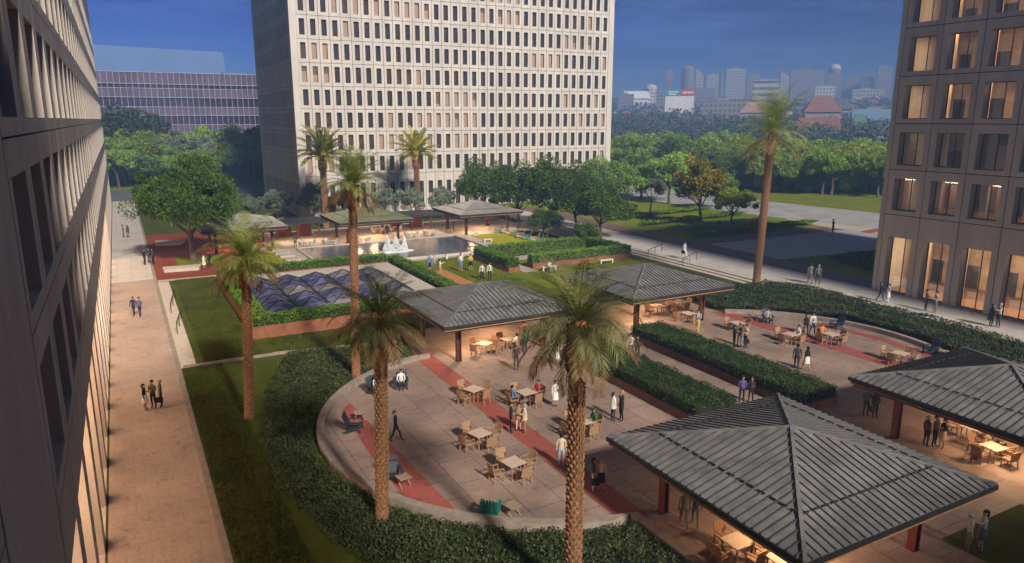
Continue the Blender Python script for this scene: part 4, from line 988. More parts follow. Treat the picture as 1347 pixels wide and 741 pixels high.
# ------------------------------------------------------------------ far city on the rise
def dirat(px, d):
    a = (px-CX)/F; v = Vector((_sy*_cp+a*_cy+_sy*_sp*0, _cy*_cp-a*_sy, 0)); fwd = v.x*_sy+v.y*_cy
    return v*(d/fwd)
def ztop(px, py, d):
    a = (px-CX)/F; b = -(py-CY)/F; D = (_sy*_cp+a*_cy+b*_sy*_sp, _cy*_cp-a*_sy+b*_cy*_sp, -_sp+b*_cp); fwd = D[0]*_sy+D[1]*_cy
    return CH+D[2]*d/fwd
for nme, c in dict(city_grey=(0.30, 0.29, 0.30), city_pale=(0.55, 0.53, 0.52), city_white=(0.8, 0.8, 0.8), city_dark=(0.13, 0.13, 0.16), city_rose=(0.36, 0.29, 0.28), city_teal=(0.02, 0.33, 0.36), city_red=(0.6, 0.03, 0.04),
                   roof_tile=(0.28, 0.12, 0.09), roof_slate=(0.12, 0.12, 0.14), roof_rose=(0.45, 0.27, 0.24), city_blue=(0.25, 0.42, 0.6), city_glass=(0.08, 0.10, 0.14), city_green=(0.08, 0.20, 0.12)).items(): pbr(nme, c, 0.7, ns=0.02, var=0.12)
def citywall(name, col, bw, bh, gx_, gz_):
    m, t, o = nt(name); tc = t.nodes.new('ShaderNodeTexCoord'); sp = t.nodes.new('ShaderNodeSeparateXYZ'); t.links.new(tc.outputs['Object'], sp.inputs[0])
    nz = node(t, 'ShaderNodeMath', operation='ADD'); t.links.new(sp.outputs[0], nz.inputs[0]); t.links.new(sp.outputs[1], nz.inputs[1])
    fs = []
    for sock, per, fr in ((nz.outputs[0], bw, gx_), (sp.outputs[2], bh, gz_)):
        a = node(t, 'ShaderNodeMath', operation='DIVIDE'); t.links.new(sock, a.inputs[0]); a.inputs[1].default_value = per
        b = node(t, 'ShaderNodeMath', operation='FRACT'); t.links.new(a.outputs[0], b.inputs[0])
        c = node(t, 'ShaderNodeMath', operation='LESS_THAN'); t.links.new(b.outputs[0], c.inputs[0]); c.inputs[1].default_value = fr; fs.append(c)
    k = node(t, 'ShaderNodeMath', operation='MULTIPLY'); t.links.new(fs[0].outputs[0], k.inputs[0]); t.links.new(fs[1].outputs[0], k.inputs[1])
    p = node(t, 'ShaderNodeBsdfPrincipled', Roughness=0.6); t.links.new(mixc(t, k.outputs[0], col, (0.06, 0.07, 0.10)), p.inputs['Base Color']); t.links.new(p.outputs[0], o.inputs[0])
for nm_, c_ in (('grey', (0.30, 0.29, 0.30)), ('pale', (0.55, 0.53, 0.52)), ('rose', (0.36, 0.30, 0.30)), ('dark', (0.14, 0.14, 0.17)), ('white', (0.75, 0.75, 0.75))): citywall('cityw_'+nm_, sc(c_, 0.8), 3.2, 3.6, 0.5, 0.5)
citywall('cityb_pale', (0.5, 0.48, 0.48), 1000, 6.5, 1.0, 0.42)
def city_block(px, top, wpx, d, wall, label, floors=8, cols=6, shape='flat', name='office_block', cat='building', depth=None):
    wall = wall.replace('city_', 'cityb_' if cols == 0 else 'cityw_') if wall != 'city_blue' else wall
    c = dirat(px, d); w = wpx*d/F*0.9; dp = depth or w*0.8; z0 = float(hill(np.array(c.x), np.array(c.y)))-2; zt = ztop(px, top, d)
    t = thing(name, label, cat, (c.x, c.y, z0), -YAW-math.atan((px-CX)/F)*0.9); h = max(zt-z0, 4)
    if shape == 'dome':
        MB().box(-w/2, -dp/2, 0, w/2, dp/2, h*0.72).build('wall', wall, t); MB().tube([(0, 0, h*0.72), (0, 0, h*0.86)], [w*0.42, w*0.42], 14).build('drum', wall, t)
        MB().ell((0, 0, h*0.86), (w*0.42, w*0.42, h*0.14), 14, 5, z0=0.0).build('dome', 'city_pale', t, smooth=True); hh = h*0.72
    elif shape == 'round':
        MB().tube([(0, 0, 0), (0, 0, h*0.93), (0, 0, h)], [w/2, w/2, w*0.3], 16).build('wall', wall, t); hh = h*0.9
    elif shape == 'wedge':
        MB().add([(-w/2, -dp/2, 0), (w/2, -dp/2, 0), (w/2, dp/2, 0), (-w/2, dp/2, 0), (-w/2, -dp/2, h), (w/2, -dp/2, h*0.8), (w/2, dp/2, h*0.8), (-w/2, dp/2, h)], [(0, 3, 2, 1), (4, 5, 6, 7), (0, 1, 5, 4), (1, 2, 6, 5), (2, 3, 7, 6), (3, 0, 4, 7)]).build('wall', wall, t); hh = h*0.8
    elif shape == 'step':
        MB().box(-w/2, -dp/2, 0, w/2, dp/2, h*0.8).box(-w*0.3, -dp*0.3, h*0.8, w*0.25, dp*0.3, h).build('wall', wall, t); hh = h*0.8
    else:
        MB().box(-w/2, -dp/2, 0, w/2, dp/2, h).build('wall', wall, t); MB().box(-w*0.2, -dp*0.2, h, w*0.1, dp*0.2, h+1.6).build('roof_unit', 'city_grey', t); hh = h
    return t
CB = [(868, 93, 9, 1350, 'city_grey', 'slim grey tower on the skyline, leftmost of the tall ones', 12, 3, 'flat'),
      (891, 87, 19, 1450, 'city_grey', 'broad dark tower with a rounded top on the skyline', 14, 4, 'round'),
      (906, 90, 10, 1400, 'city_pale', 'pale narrow tower with a sloped top right of the rounded tower', 12, 3, 'wedge'),
      (924, 99, 22, 1500, 'city_pale', 'pale mid-rise block between the rounded tower and the wide slab', 8, 6, 'flat'),
      (950, 91, 26, 1500, 'city_pale', 'wide pale slab on the skyline above the wood', 12, 9, 'flat'),
      (931, 93, 4, 1420, 'city_dark', 'very thin dark tower at the left edge of the wide slab', 10, 1, 'flat'),
      (974, 97, 22, 1520, 'city_grey', 'grey stepped block right of the wide slab', 8, 6, 'step'),
      (988, 106, 34, 1200, 'city_pale', 'low pale office with dark horizontal window bands', 6, 0, 'flat'),
      (1011, 93, 12, 1400, 'city_pale', 'white wedge topped tower right of the banded office', 10, 2, 'wedge'),
      (1038, 94, 44, 1420, 'city_rose', 'massive rose coloured block full of windows left of the domed tower', 9, 11, 'flat'),
      (1072, 84, 19, 1480, 'city_grey', 'tall domed tower on the skyline', 12, 4, 'dome'),
      (1096, 99, 26, 1550, 'city_grey', 'hazy grey block right of the domed tower', 7, 6, 'step'),
      (1113, 102, 18, 1500, 'city_dark', 'low dark block before the twin towers', 6, 4, 'flat'),
      (1134, 88, 19, 1480, 'city_rose', 'dark rose tower, left one of the twin towers near the right building', 12, 4, 'flat'),
      (1153, 85, 16, 1550, 'city_grey', 'grey tower, right one of the twin towers near the right building', 12, 4, 'round'),
      (1168, 98, 14, 1450, 'city_pale', 'pale block at the right end of the skyline', 7, 4, 'flat'),
      (846, 111, 20, 1250, 'city_white', 'white rounded building with a dark base left of the slim tower', 5, 4, 'dome'),
      (858, 121, 12, 1150, 'city_grey', 'small grey block under the white rounded building', 4, 3, 'flat'),
      (815, 124, 22, 1200, 'city_grey', 'low grey block beside the tower edge', 4, 6, 'flat'),
      (1115, 118, 40, 1150, 'city_pale', 'long pale low block in the haze right of the domed tower', 3, 12, 'flat'),
      (1160, 116, 24, 1050, 'city_grey', 'grey block low at the right end of the city', 4, 6, 'flat'),
      (1062, 114, 26, 1180, 'city_white', 'white columned block below the domed tower', 4, 9, 'flat'),
      (905, 117, 44, 1250, 'city_grey', 'long grey parking block behind the billboard', 3, 14, 'flat'),
      (1128, 144, 62, 470, 'city_blue', 'long low pale blue warehouse with a white roof', 1, 14, 'flat'),
      (938, 133, 60, 800, 'city_grey', 'long flat grey warehouse above the dark wood', 1, 12, 'flat')]
for b in CB: city_block(*(b[:3]+((b[3] if b[3] < 700 else 480+(b[3]-700)*0.64),)+b[4:]))
def house(px, top, wpx, d, wall, roof, label, hip=True, group='houses on the far slope'):
    c = dirat(px, d); w = wpx*d/F; dp = w*0.8; z0 = float(hill(np.array(c.x), np.array(c.y)))-1.5; h = max(ztop(px, top, d)-z0, 5)
    t = thing('house', label, 'house', (c.x, c.y, z0), -YAW-math.atan((px-CX)/F)+rr.uniform(-0.3, 0.3), group)
    hw = h*0.62; MB().box(-w/2, -dp/2, 0, w/2, dp/2, hw).build('wall', wall, t)
    r_ = 0.25 if hip else 0.5; o = w*0.05
    MB().add([(-w/2-o, -dp/2-o, hw), (w/2+o, -dp/2-o, hw), (w/2+o, dp/2+o, hw), (-w/2-o, dp/2+o, hw), (-w*r_, 0, h), (w*r_, 0, h)], [(0, 1, 5, 4), (1, 2, 5), (2, 3, 4, 5), (3, 0, 4), (0, 3, 2, 1)]).build('roof', roof, t)
    if group != 'small':
        n = max(2, int(w/5))
        for i in range(n): MB().box(-w/2+w*(i+0.25)/n, -dp/2-0.08, hw*0.3, -w/2+w*(i+0.7)/n, -dp/2+0.05, hw*0.72).build('window', 'city_glass', t)
    else: t['group'] = 'houses on the far slope'
house(1060, 127, 42, 440, 'city_rose', 'roof_tile', 'big red hip roofed hall right of the tall palm crown')
house(1058, 155, 48, 360, 'city_rose', 'roof_tile', 'long orange roofed building below the red hip roofed hall', False)
house(975, 134, 30, 500, 'city_rose', 'roof_rose', 'rose walled house at the left of the tall palm crown')
house(1140, 161, 22, 340, 'city_white', 'roof_slate', 'white house with a slate roof close to the right building')
house(1108, 150, 20, 390, 'city_white', 'city_green', 'white house with a green roof before the blue warehouse')
house(1080, 131, 34, 540, 'city_pale', 'roof_slate', 'pale villa with a grey roof above the blue warehouse')
house(828, 120, 30, 830, 'city_white', 'city_white', 'low white building with a peaked white roof near the tower edge', False)
hr = random.Random(21); WALL = [('city_pale', 'pale'), ('city_rose', 'rose'), ('city_grey', 'grey'), ('city_white', 'white')]; ROOF = [('roof_tile', 'red'), ('roof_slate', 'slate'), ('roof_rose', 'rose'), ('city_pale', 'pale'), ('city_grey', 'grey')]
for k, (d, n, rown) in enumerate(((740, 22, 'highest'), (660, 19, 'upper'), (580, 16, 'middle'), (510, 13, 'lower'), (430, 9, 'lowest'))):
    for i in range(n):
        px = 806+365*(i+0.5)/n+hr.uniform(-5, 5); dd = d+hr.uniform(-32, 32)
        if d < 450: px = 1010+160*(i+0.5)/n+hr.uniform(-5, 5)
        c = dirat(px, dd); z = float(hill(np.array(c.x), np.array(c.y))); a = (z+hr.uniform(5, 8)-CH)/dd
        b = math.tan(math.atan(a)+PITCH); w, r_ = hr.choice(WALL), hr.choice(ROOF)
        house(px, CY-F*b, hr.uniform(10, 22)*520/dd if hr.random() < 0.8 else 34*520/dd, dd, w[0], r_[0], '%s house with %s roof, %s row on the far slope, %s from left' % (w[1], r_[1], rown, (ORD+['twenty-first', 'twenty-second'])[i]), hr.random() < 0.6, 'small')
# billboard
c = dirat(882, 640); zb = ztop(882, 131, 640); z0 = float(hill(np.array(c.x), np.array(c.y)))
bb = thing('billboard', 'wide teal and red billboard on a white base below the skyline', 'billboard', (c.x, c.y, z0-1), -YAW-0.2)
w = 36*640/F; h = max(zb-z0, 3)
MB().box(-w/2, 0, h*0.2, w/2, 4, h+4).build('base', 'city_white', bb); MB().box(-w/2, -0.3, h+4.05, 0.5, 1, h+9.5).build('teal_panel', 'city_teal', bb); MB().box(0.6, -0.3, h+4.05, w/2, 1, h+9.5).build('red_panel', 'city_red', bb)
mb = MB()
for (x0, x1, z) in ((-9.5, -5, 7), (-4.4, -1.5, 7), (-9, -3, 5)): mb.box(x0, -0.45, h+z-0.2, x1, -0.32, h+z+1.0)
for (x0, x1) in ((2.5, 6), (6.6, 9.5), (10, 11.6)): mb.box(x0, -0.45, h+6, x1, -0.32, h+7.6)
mb.build('lettering', 'city_white', bb); MB().box(-w/2+1, 1, 0, -w/2+2, 3, h*0.2+0.1).box(w/2-2, 1, 0, w/2-1, 3, h*0.2+0.1).build('support', 'city_grey', bb)

# ------------------------------------------------------------------ furniture
def put(t, x, y): t.location = (x, y, gz(x, y)); return t
def make_table(label='x', w=0.95, h=0.73):
    t = thing('cafe_table', label, 'table')
    MB().box(-w/2, -w/2, h-0.035, w/2, w/2, h).build('table_top', 'table_top', t)
    for sx in (-1, 1):
        for sy in (-1, 1): MB().bar((sx*(w/2-0.08), sy*(w/2-0.08), 0), (sx*(w/2-0.1), sy*(w/2-0.1), h-0.037), 0.05).build('leg', 'rattan', t)
    return t
def make_chair():
    t = thing('cafe_chair', 'x', 'chair')           # faces -Y
    mb = MB().box(-0.27, -0.27, 0.40, 0.27, 0.26, 0.46); mb.build('seat', 'rattan', t)
    mb = MB()
    for i in range(6):
        a = -0.25+0.1*i; b = a+0.1; za = 0.06*math.cos(a*5); zb = 0.06*math.cos(b*5)
        mb.add([(a, 0.22+za*0.6, 0.44), (b, 0.22+zb*0.6, 0.44), (b, 0.32+zb*0.6, 0.93+zb*0.5), (a, 0.32+za*0.6, 0.93+za*0.5),
                (a, 0.26+za*0.6, 0.44), (b, 0.26+zb*0.6, 0.44), (b, 0.36+zb*0.6, 0.93+zb*0.5), (a, 0.36+za*0.6, 0.93+za*0.5)],
               [(0, 3, 2, 1), (4, 5, 6, 7), (0, 1, 5, 4), (1, 2, 6, 5), (2, 3, 7, 6), (3, 0, 4, 7)])
    mb.build('backrest', 'rattan', t)
    for s in (-1, 1):
        mb = MB().bar((s*0.28, -0.26, 0.66), (s*0.28, 0.30, 0.68), 0.06, 0.035).bar((s*0.28, -0.24, 0.4), (s*0.28, -0.24, 0.65), 0.04); mb.build('armrest', 'rattan', t)
        MB().bar((s*0.25, -0.24, 0), (s*0.25, -0.23, 0.40), 0.05).build('leg', 'rattan', t); MB().bar((s*0.25, 0.28, 0), (s*0.24, 0.23, 0.40), 0.05).build('leg', 'rattan', t)
    return t
def make_lounge(mat):
    t = thing('garden_chair', 'x', 'chair')
    mb = MB()
    for i in range(6): mb.bar((-0.3, -0.34+i*0.125, 0.42-i*0.028), (0.3, -0.34+i*0.125, 0.42-i*0.028), 0.1, 0.025)
    mb.build('seat', mat, t); mb = MB()
    for i in range(6):
        x = -0.29+i*0.116; top = 1.02+0.08*math.cos((i-2.5)*0.6); mb.bar((x, 0.28, 0.25), (x*1.15, 0.62, top), 0.1, 0.025)
    mb.bar((-0.33, 0.5, 0.8), (0.33, 0.5, 0.8), 0.03, 0.09); mb.build('backrest', mat, t)
    for s in (-1, 1):
        MB().bar((s*0.4, -0.42, 0.57), (s*0.38, 0.46, 0.59), 0.15, 0.03).build('armrest', mat, t)
        MB().bar((s*0.36, -0.36, 0), (s*0.36, -0.36, 0.555), 0.1, 0.05).build('leg', mat, t); MB().bar((s*0.35, 0.6, 0.0), (s*0.34, -0.3, 0.36), 0.05, 0.12).build('leg', mat, t)
    return t
def make_side():
    t = thing('side_table', 'x', 'table'); mb = MB()
    for i in range(5): mb.box(-0.3, -0.3+i*0.122, 0.44, 0.3, -0.19+i*0.122, 0.47)
    mb.build('table_top', 'wood_small', t)
    for s in (-1, 1): MB().bar((s*0.24, -0.25, 0), (s*0.24, 0.22, 0.44), 0.04).build('leg', 'wood_small', t); MB().bar((s*0.2, 0.25, 0), (s*0.2, -0.22, 0.44), 0.04).build('leg', 'wood_small', t)
    return t
proto = {}
def inst(key, mk):
    if key not in proto: proto[key] = mk(); return proto[key]
    return copy_tree(proto[key])
# (px, py of table top centre, where, rotation, chairs)
TBL = [(623, 512, 'on the left plaza beside the red stripe, nearest the front pavilion', 20, 4), (692, 516, 'on the left plaza with two seated people in blue and red', 8, 4), (631, 570, 'in the middle of the left plaza, left of the red stripe', 14, 4),
       (675, 608, 'on the left plaza, the empty one nearest the viewer', 10, 4), (765, 555, 'half hidden behind the foreground palm trunk', 6, 4), (970, 425, 'on the right plaza behind the group in dark suits', 0, 3),
       (1040, 440, 'on the right plaza with one person in white', 5, 4), (1093, 440, 'on the right plaza with one person at the back', 0, 4), (1184, 465, 'on the right plaza at the corner of the right pavilion', 10, 4),
       (637, 452, 'under the front left pavilion, leftmost', 30, 4), (668, 446, 'under the front left pavilion, with a person in white', 10, 4), (697, 428, 'at the back of the front left pavilion', 0, 3),
       (865, 402, 'under the pavilion behind the hedges, leftmost', 5, 4), (893, 398, 'under the pavilion behind the hedges, the middle one', 0, 4), (905, 412, 'under the pavilion behind the hedges, nearest the hedge', 0, 4),
       (1307, 588, 'under the right edge pavilion, the front one', -8, 4), (1328, 566, 'under the right edge pavilion, the rear one', 0, 4), (1280, 562, 'under the right edge pavilion, left of the others', 10, 3), (970, 712, 'under the nearest pavilion, left one', 0, 4), (1030, 735, 'under the nearest pavilion, right one', 0, 3)]
SEATS = {}
SHORT = ['the table beside the red stripe nearest the front pavilion', 'the table with people in blue and red', 'the middle table left of the red stripe', 'the empty table nearest the viewer', 'the table behind the foreground palm trunk',
         'the table behind the dark suited group', 'the table with one person in white', 'the table with one person at the back', 'the table at the right pavilion corner', 'the leftmost table under the front left pavilion',
         'the table with the seated person in white under the front left pavilion', 'the back table under the front left pavilion', 'the leftmost table under the pavilion behind the hedges', 'the middle table under the pavilion behind the hedges', 'the table nearest the hedge under its pavilion',
         'the front table under the right edge pavilion', 'the rear table under the right edge pavilion', 'the left table under the right edge pavilion', 'the left table under the nearest pavilion', 'the right table under the nearest pavilion']
for ti, (px, py, where, rot, nc) in enumerate(TBL):
    p = at(px, py, 0.78); t = put(inst('table', make_table), p.x, p.y); t.rotation_euler[2] = R(rot); t['label'] = 'square pale table '+where; t['group'] = 'square cafe tables'
    for k in range(nc):
        a = R(rot)+k*math.pi/2+rr.uniform(-0.12, 0.12); dd = 0.86+rr.uniform(-0.04, 0.1); x, y = p.x+math.sin(a)*dd, p.y-math.cos(a)*dd
        c = put(inst('chair', make_chair), x, y); c.rotation_euler[2] = a+math.pi; SEATS[(ti, k)] = (x, y, a+math.pi)
        c['label'] = '%s chair of %s' % (['near', 'right', 'far', 'left'][k], SHORT[ti]); c['group'] = 'rattan chairs at the cafe tables'
def joined(root_fn, name):
    t = root_fn(); mb = MB()
    for ch in list(t.children):
        me = ch.data; mb.add([v.co for v in me.vertices], [tuple(p.vertices) for p in me.polygons]); bpy.data.objects.remove(ch)
    bpy.data.objects.remove(t); return mb
far_chair = joined(make_chair, 'c'); far_table = joined(make_table, 't')
pc, pt_ = far_chair.build('cafe_chair', 'stone_pale'), far_table.build('cafe_table', 'stone_pale'); firstc, firstt = True, True
DT = [(404, 319), (435, 317), (478, 313), (541, 308), (566, 305), (497, 301), (340, 325), (520, 299)]
for i, (px, py) in enumerate(DT):
    p = at(px, py, 0.74); t = pt_ if i == 0 else pt_.copy()
    if i: COL.objects.link(t)
    put(t, p.x, p.y); tag(t, 'small pale deck table %s' % ['left of the pillar', 'nearest the brown pillar on its left', 'right of the brown pillar', 'behind the fountain to the right', 'fourth along the deck edge', 'under the mossy roof, left', 'under the left pale pavilion', 'under the mossy roof, right'][i], 'table', 'tables on the pool deck')
    for k in range(4):
        a = k*math.pi/2+0.4; c = pc if (i == 0 and k == 0) else pc.copy()
        if not (i == 0 and k == 0): COL.objects.link(c)
        put(c, p.x+math.sin(a)*0.85, p.y-math.cos(a)*0.85); c.rotation_euler[2] = a+math.pi
        tag(c, 'pale chair at the %s of the %s small deck table' % (['front', 'right', 'back', 'left'][k], ORD[i]), 'chair', 'chairs on the pool deck')
def heading(h): return math.pi-(YAW+R(h))
AD = [(467, 568, 'blue_paint', 90, 'dark blue wooden garden chair by the left curve of the low wall'), (517, 634, 'blue_paint', 160, 'dark blue garden chair behind the second palm trunk near the low wall'), (645, 680, 'teal_paint', 5, 'teal green wooden garden chair at the bottom edge of the left plaza'),
      (495, 519, 'blue_paint', 130, 'dark blue garden chair with a person behind the palm trunk'), (528, 511, 'blue_paint', 170, 'dark blue garden chair with a man in a white shirt on the left plaza'), (1224, 466, 'blue_paint', 250, 'blue garden chair at the far right of the right plaza'),
      (1100, 433, 'blue_paint', 250, 'dark blue garden chair below the hedge on the right plaza'), (1009, 425, 'blue_paint', 190, 'dark garden chair with a person before the curved wall')]
for i, (px, py, mt, h, lb) in enumerate(AD):
    p = at(px, py, 0.05); t = put(inst('lounge'+mt, lambda mt=mt: make_lounge(mt)), p.x, p.y); t.rotation_euler[2] = heading(h); t['label'] = lb; t['group'] = 'wooden garden chairs'
ST = [(473, 553, 'small wooden side table by the leftmost blue garden chair'), (531, 640, 'small wooden side table beside the second palm trunk'), (674, 678, 'small reddish side table next to the teal garden chair'), (512, 508, 'small side table between the two seated people by the low wall'),
      (1078, 432, 'small reddish side table left of the blue garden chair below the hedge'), (1240, 470, 'small wooden side table beside the farthest right blue chair'), (990, 421, 'small side table left of the person before the curved wall')]
for px, py, lb in ST:
    p = at(px, py, 0.05); t = put(inst('side', make_side), p.x, p.y); t.rotation_euler[2] = R(rr.uniform(-20, 20)); t['label'] = lb; t['group'] = 'small side tables'
for i, (px, py) in enumerate(((655, 306), (664, 307), (676, 310), (684, 313), (693, 315), (703, 318), (713, 320))):
    p = at(px, py, 0.1); mt = 'pale_teal' if i % 2 == 0 else 'table_top'; t = put(inst('lounge'+mt, lambda mt=mt: make_lounge(mt)), p.x, p.y); t.rotation_euler[2] = heading(265)
    t.scale = (1.2, 1.2, 1.2); t['label'] = '%s garden chair beside the yellow lawn, %s in the row from the left' % ('pale teal' if i % 2 == 0 else 'pale wooden', ORD[i]); t['group'] = 'garden chairs beside the yellow lawn'
def bench(x, y, L, rz, label, grp='white benches'):
    t = thing('bench', label, 'bench', (x, y, gz(x, y)), rz, grp)
    MB().box(-L/2, -0.24, 0.40, L/2, 0.24, 0.5).build('seat', 'white_paint', t)
    for s in (-1, 1): MB().box(s*(L/2-0.05)-0.07*(s > 0)*2+0.0, -0.22, 0, s*(L/2-0.05)+0.14*(s < 0), 0.22, 0.398).build('leg', 'white_paint', t)
for (px, py, L, h, lb) in ((722, 356, 1.9, 0, 'white bench with a seated person before the U shaped hedge'), (797, 347, 1.9, 0, 'empty white bench at the right end of the U shaped hedge'),
                           (626, 310, 1.0, 90, 'low white block bench at the corner of the yellow lawn near the pavilion'), (641, 319, 1.4, 20, 'low white bench on the yellow lawn right of the pool'), (664, 327, 1.2, 20, 'low white bench on the yellow lawn nearest the hedge')):
    p = at(px, py, 0.05); bench(p.x, p.y, L, R(h*0.5), lb)
for i, (px, py) in enumerate(((371, 334), (377, 338), (384, 343), (366, 330))):
    p = at(px, py, 0.05); t = thing('stepped_block', 'pale stone block stepping along the left yellow lawn, %s from the viewer' % ['third', 'second', 'first', 'fourth'][i], 'stone block', (p.x, p.y, gz(p.x, p.y)), 0, 'stone blocks beside the left yellow lawn')
    MB().box(-0.9, -0.9, 0, 0.9, 0.9, 0.3).build('block', 'white_stone', t)

# ------------------------------------------------------------------ people
def skin_body(J, Ed, Rd, segmat):
    me = bpy.data.meshes.new('body'); names = list(J); idx = {k: i for i, k in enumerate(names)}
    me.from_pydata([J[k] for k in names], [(idx[a], idx[b]) for a, b in Ed], [])
    o = bpy.data.objects.new('tmp', me); COL.objects.link(o)
    md = o.modifiers.new('s', 'SKIN'); md.use_smooth_shade = True
    if not me.skin_vertices:
        md2 = None
    sv = me.skin_vertices[0].data if me.skin_vertices else None
    if sv is None:
        bpy.context.view_layer.objects.active = o; bpy.ops.object.mode_set(mode='EDIT'); bpy.ops.object.mode_set(mode='OBJECT'); sv = me.skin_vertices[0].data
    for k in names: sv[idx[k]].radius = Rd[k] if isinstance(Rd[k], tuple) else (Rd[k], Rd[k]); sv[idx[k]].use_root = (k == 'pelvis')
    sb_ = o.modifiers.new('u', 'SUBSURF'); sb_.levels = 1; sb_.render_levels = 1
    dg = bpy.context.evaluated_depsgraph_get(); dg.update()
    nm = bpy.data.meshes.new_from_object(o.evaluated_get(dg)); bpy.data.objects.remove(o)
    segs = [(Vector(J[a]), Vector(J[b]), m, (Rd[a][0] if isinstance(Rd[a], tuple) else Rd[a])) for (a, b, m) in segmat]
    mi = []
    for p in nm.polygons:
        c = p.center; best = None
        for a, b, m, r in segs:
            ab = b-a; t = max(0, min(1, (c-a).dot(ab)/max(ab.length_squared, 1e-9))); d = (c-(a+ab*t)).length-r*0.8
            if best is None or d < best[0]: best = (d, m)
        mi.append(best[1])
    bmx = bmesh.new(); bmx.from_mesh(nm)
    for f, v in zip(bmx.faces, mi): f.material_index = v
    k = J['face'][2]/(1.665+(-0.44 if J['pelvis'][2] < 0.6 else 0)); z = J['face'][2]; mb = MB()
    for s in (-1, 1): mb.ell((s*0.034*k, -0.098*k, z+0.005), (0.012, 0.008, 0.009), 6, 3, 6); mb.ell((s*0.093*k, 0.0, z-0.01), (0.012, 0.024, 0.034), 6, 4, 0)
    mb.add([(-0.016, -0.1*k, z-0.035), (0.016, -0.1*k, z-0.035), (0, -0.128*k, z-0.03), (0, -0.1*k, z+0.015)], [(0, 1, 2), (1, 3, 2), (3, 0, 2)], 0)
    mb.box(-0.024, -0.099*k, z-0.062, 0.024, -0.09*k, z-0.054, 7)
    vs = [bmx.verts.new(v) for v in mb.v]
    for f, m_ in zip(mb.f, mb.m):
        try: bmx.faces.new([vs[q] for q in f]).material_index = m_
        except ValueError: pass
    for f in bmx.faces: f.smooth = True
    mi = [f.material_index for f in bmx.faces]
    bmx.to_mesh(nm); bmx.free(); nm.materials.clear()
    for k in range(8): nm.materials.append(None)
    nm.polygons.foreach_set('material_index', mi)
    return nm
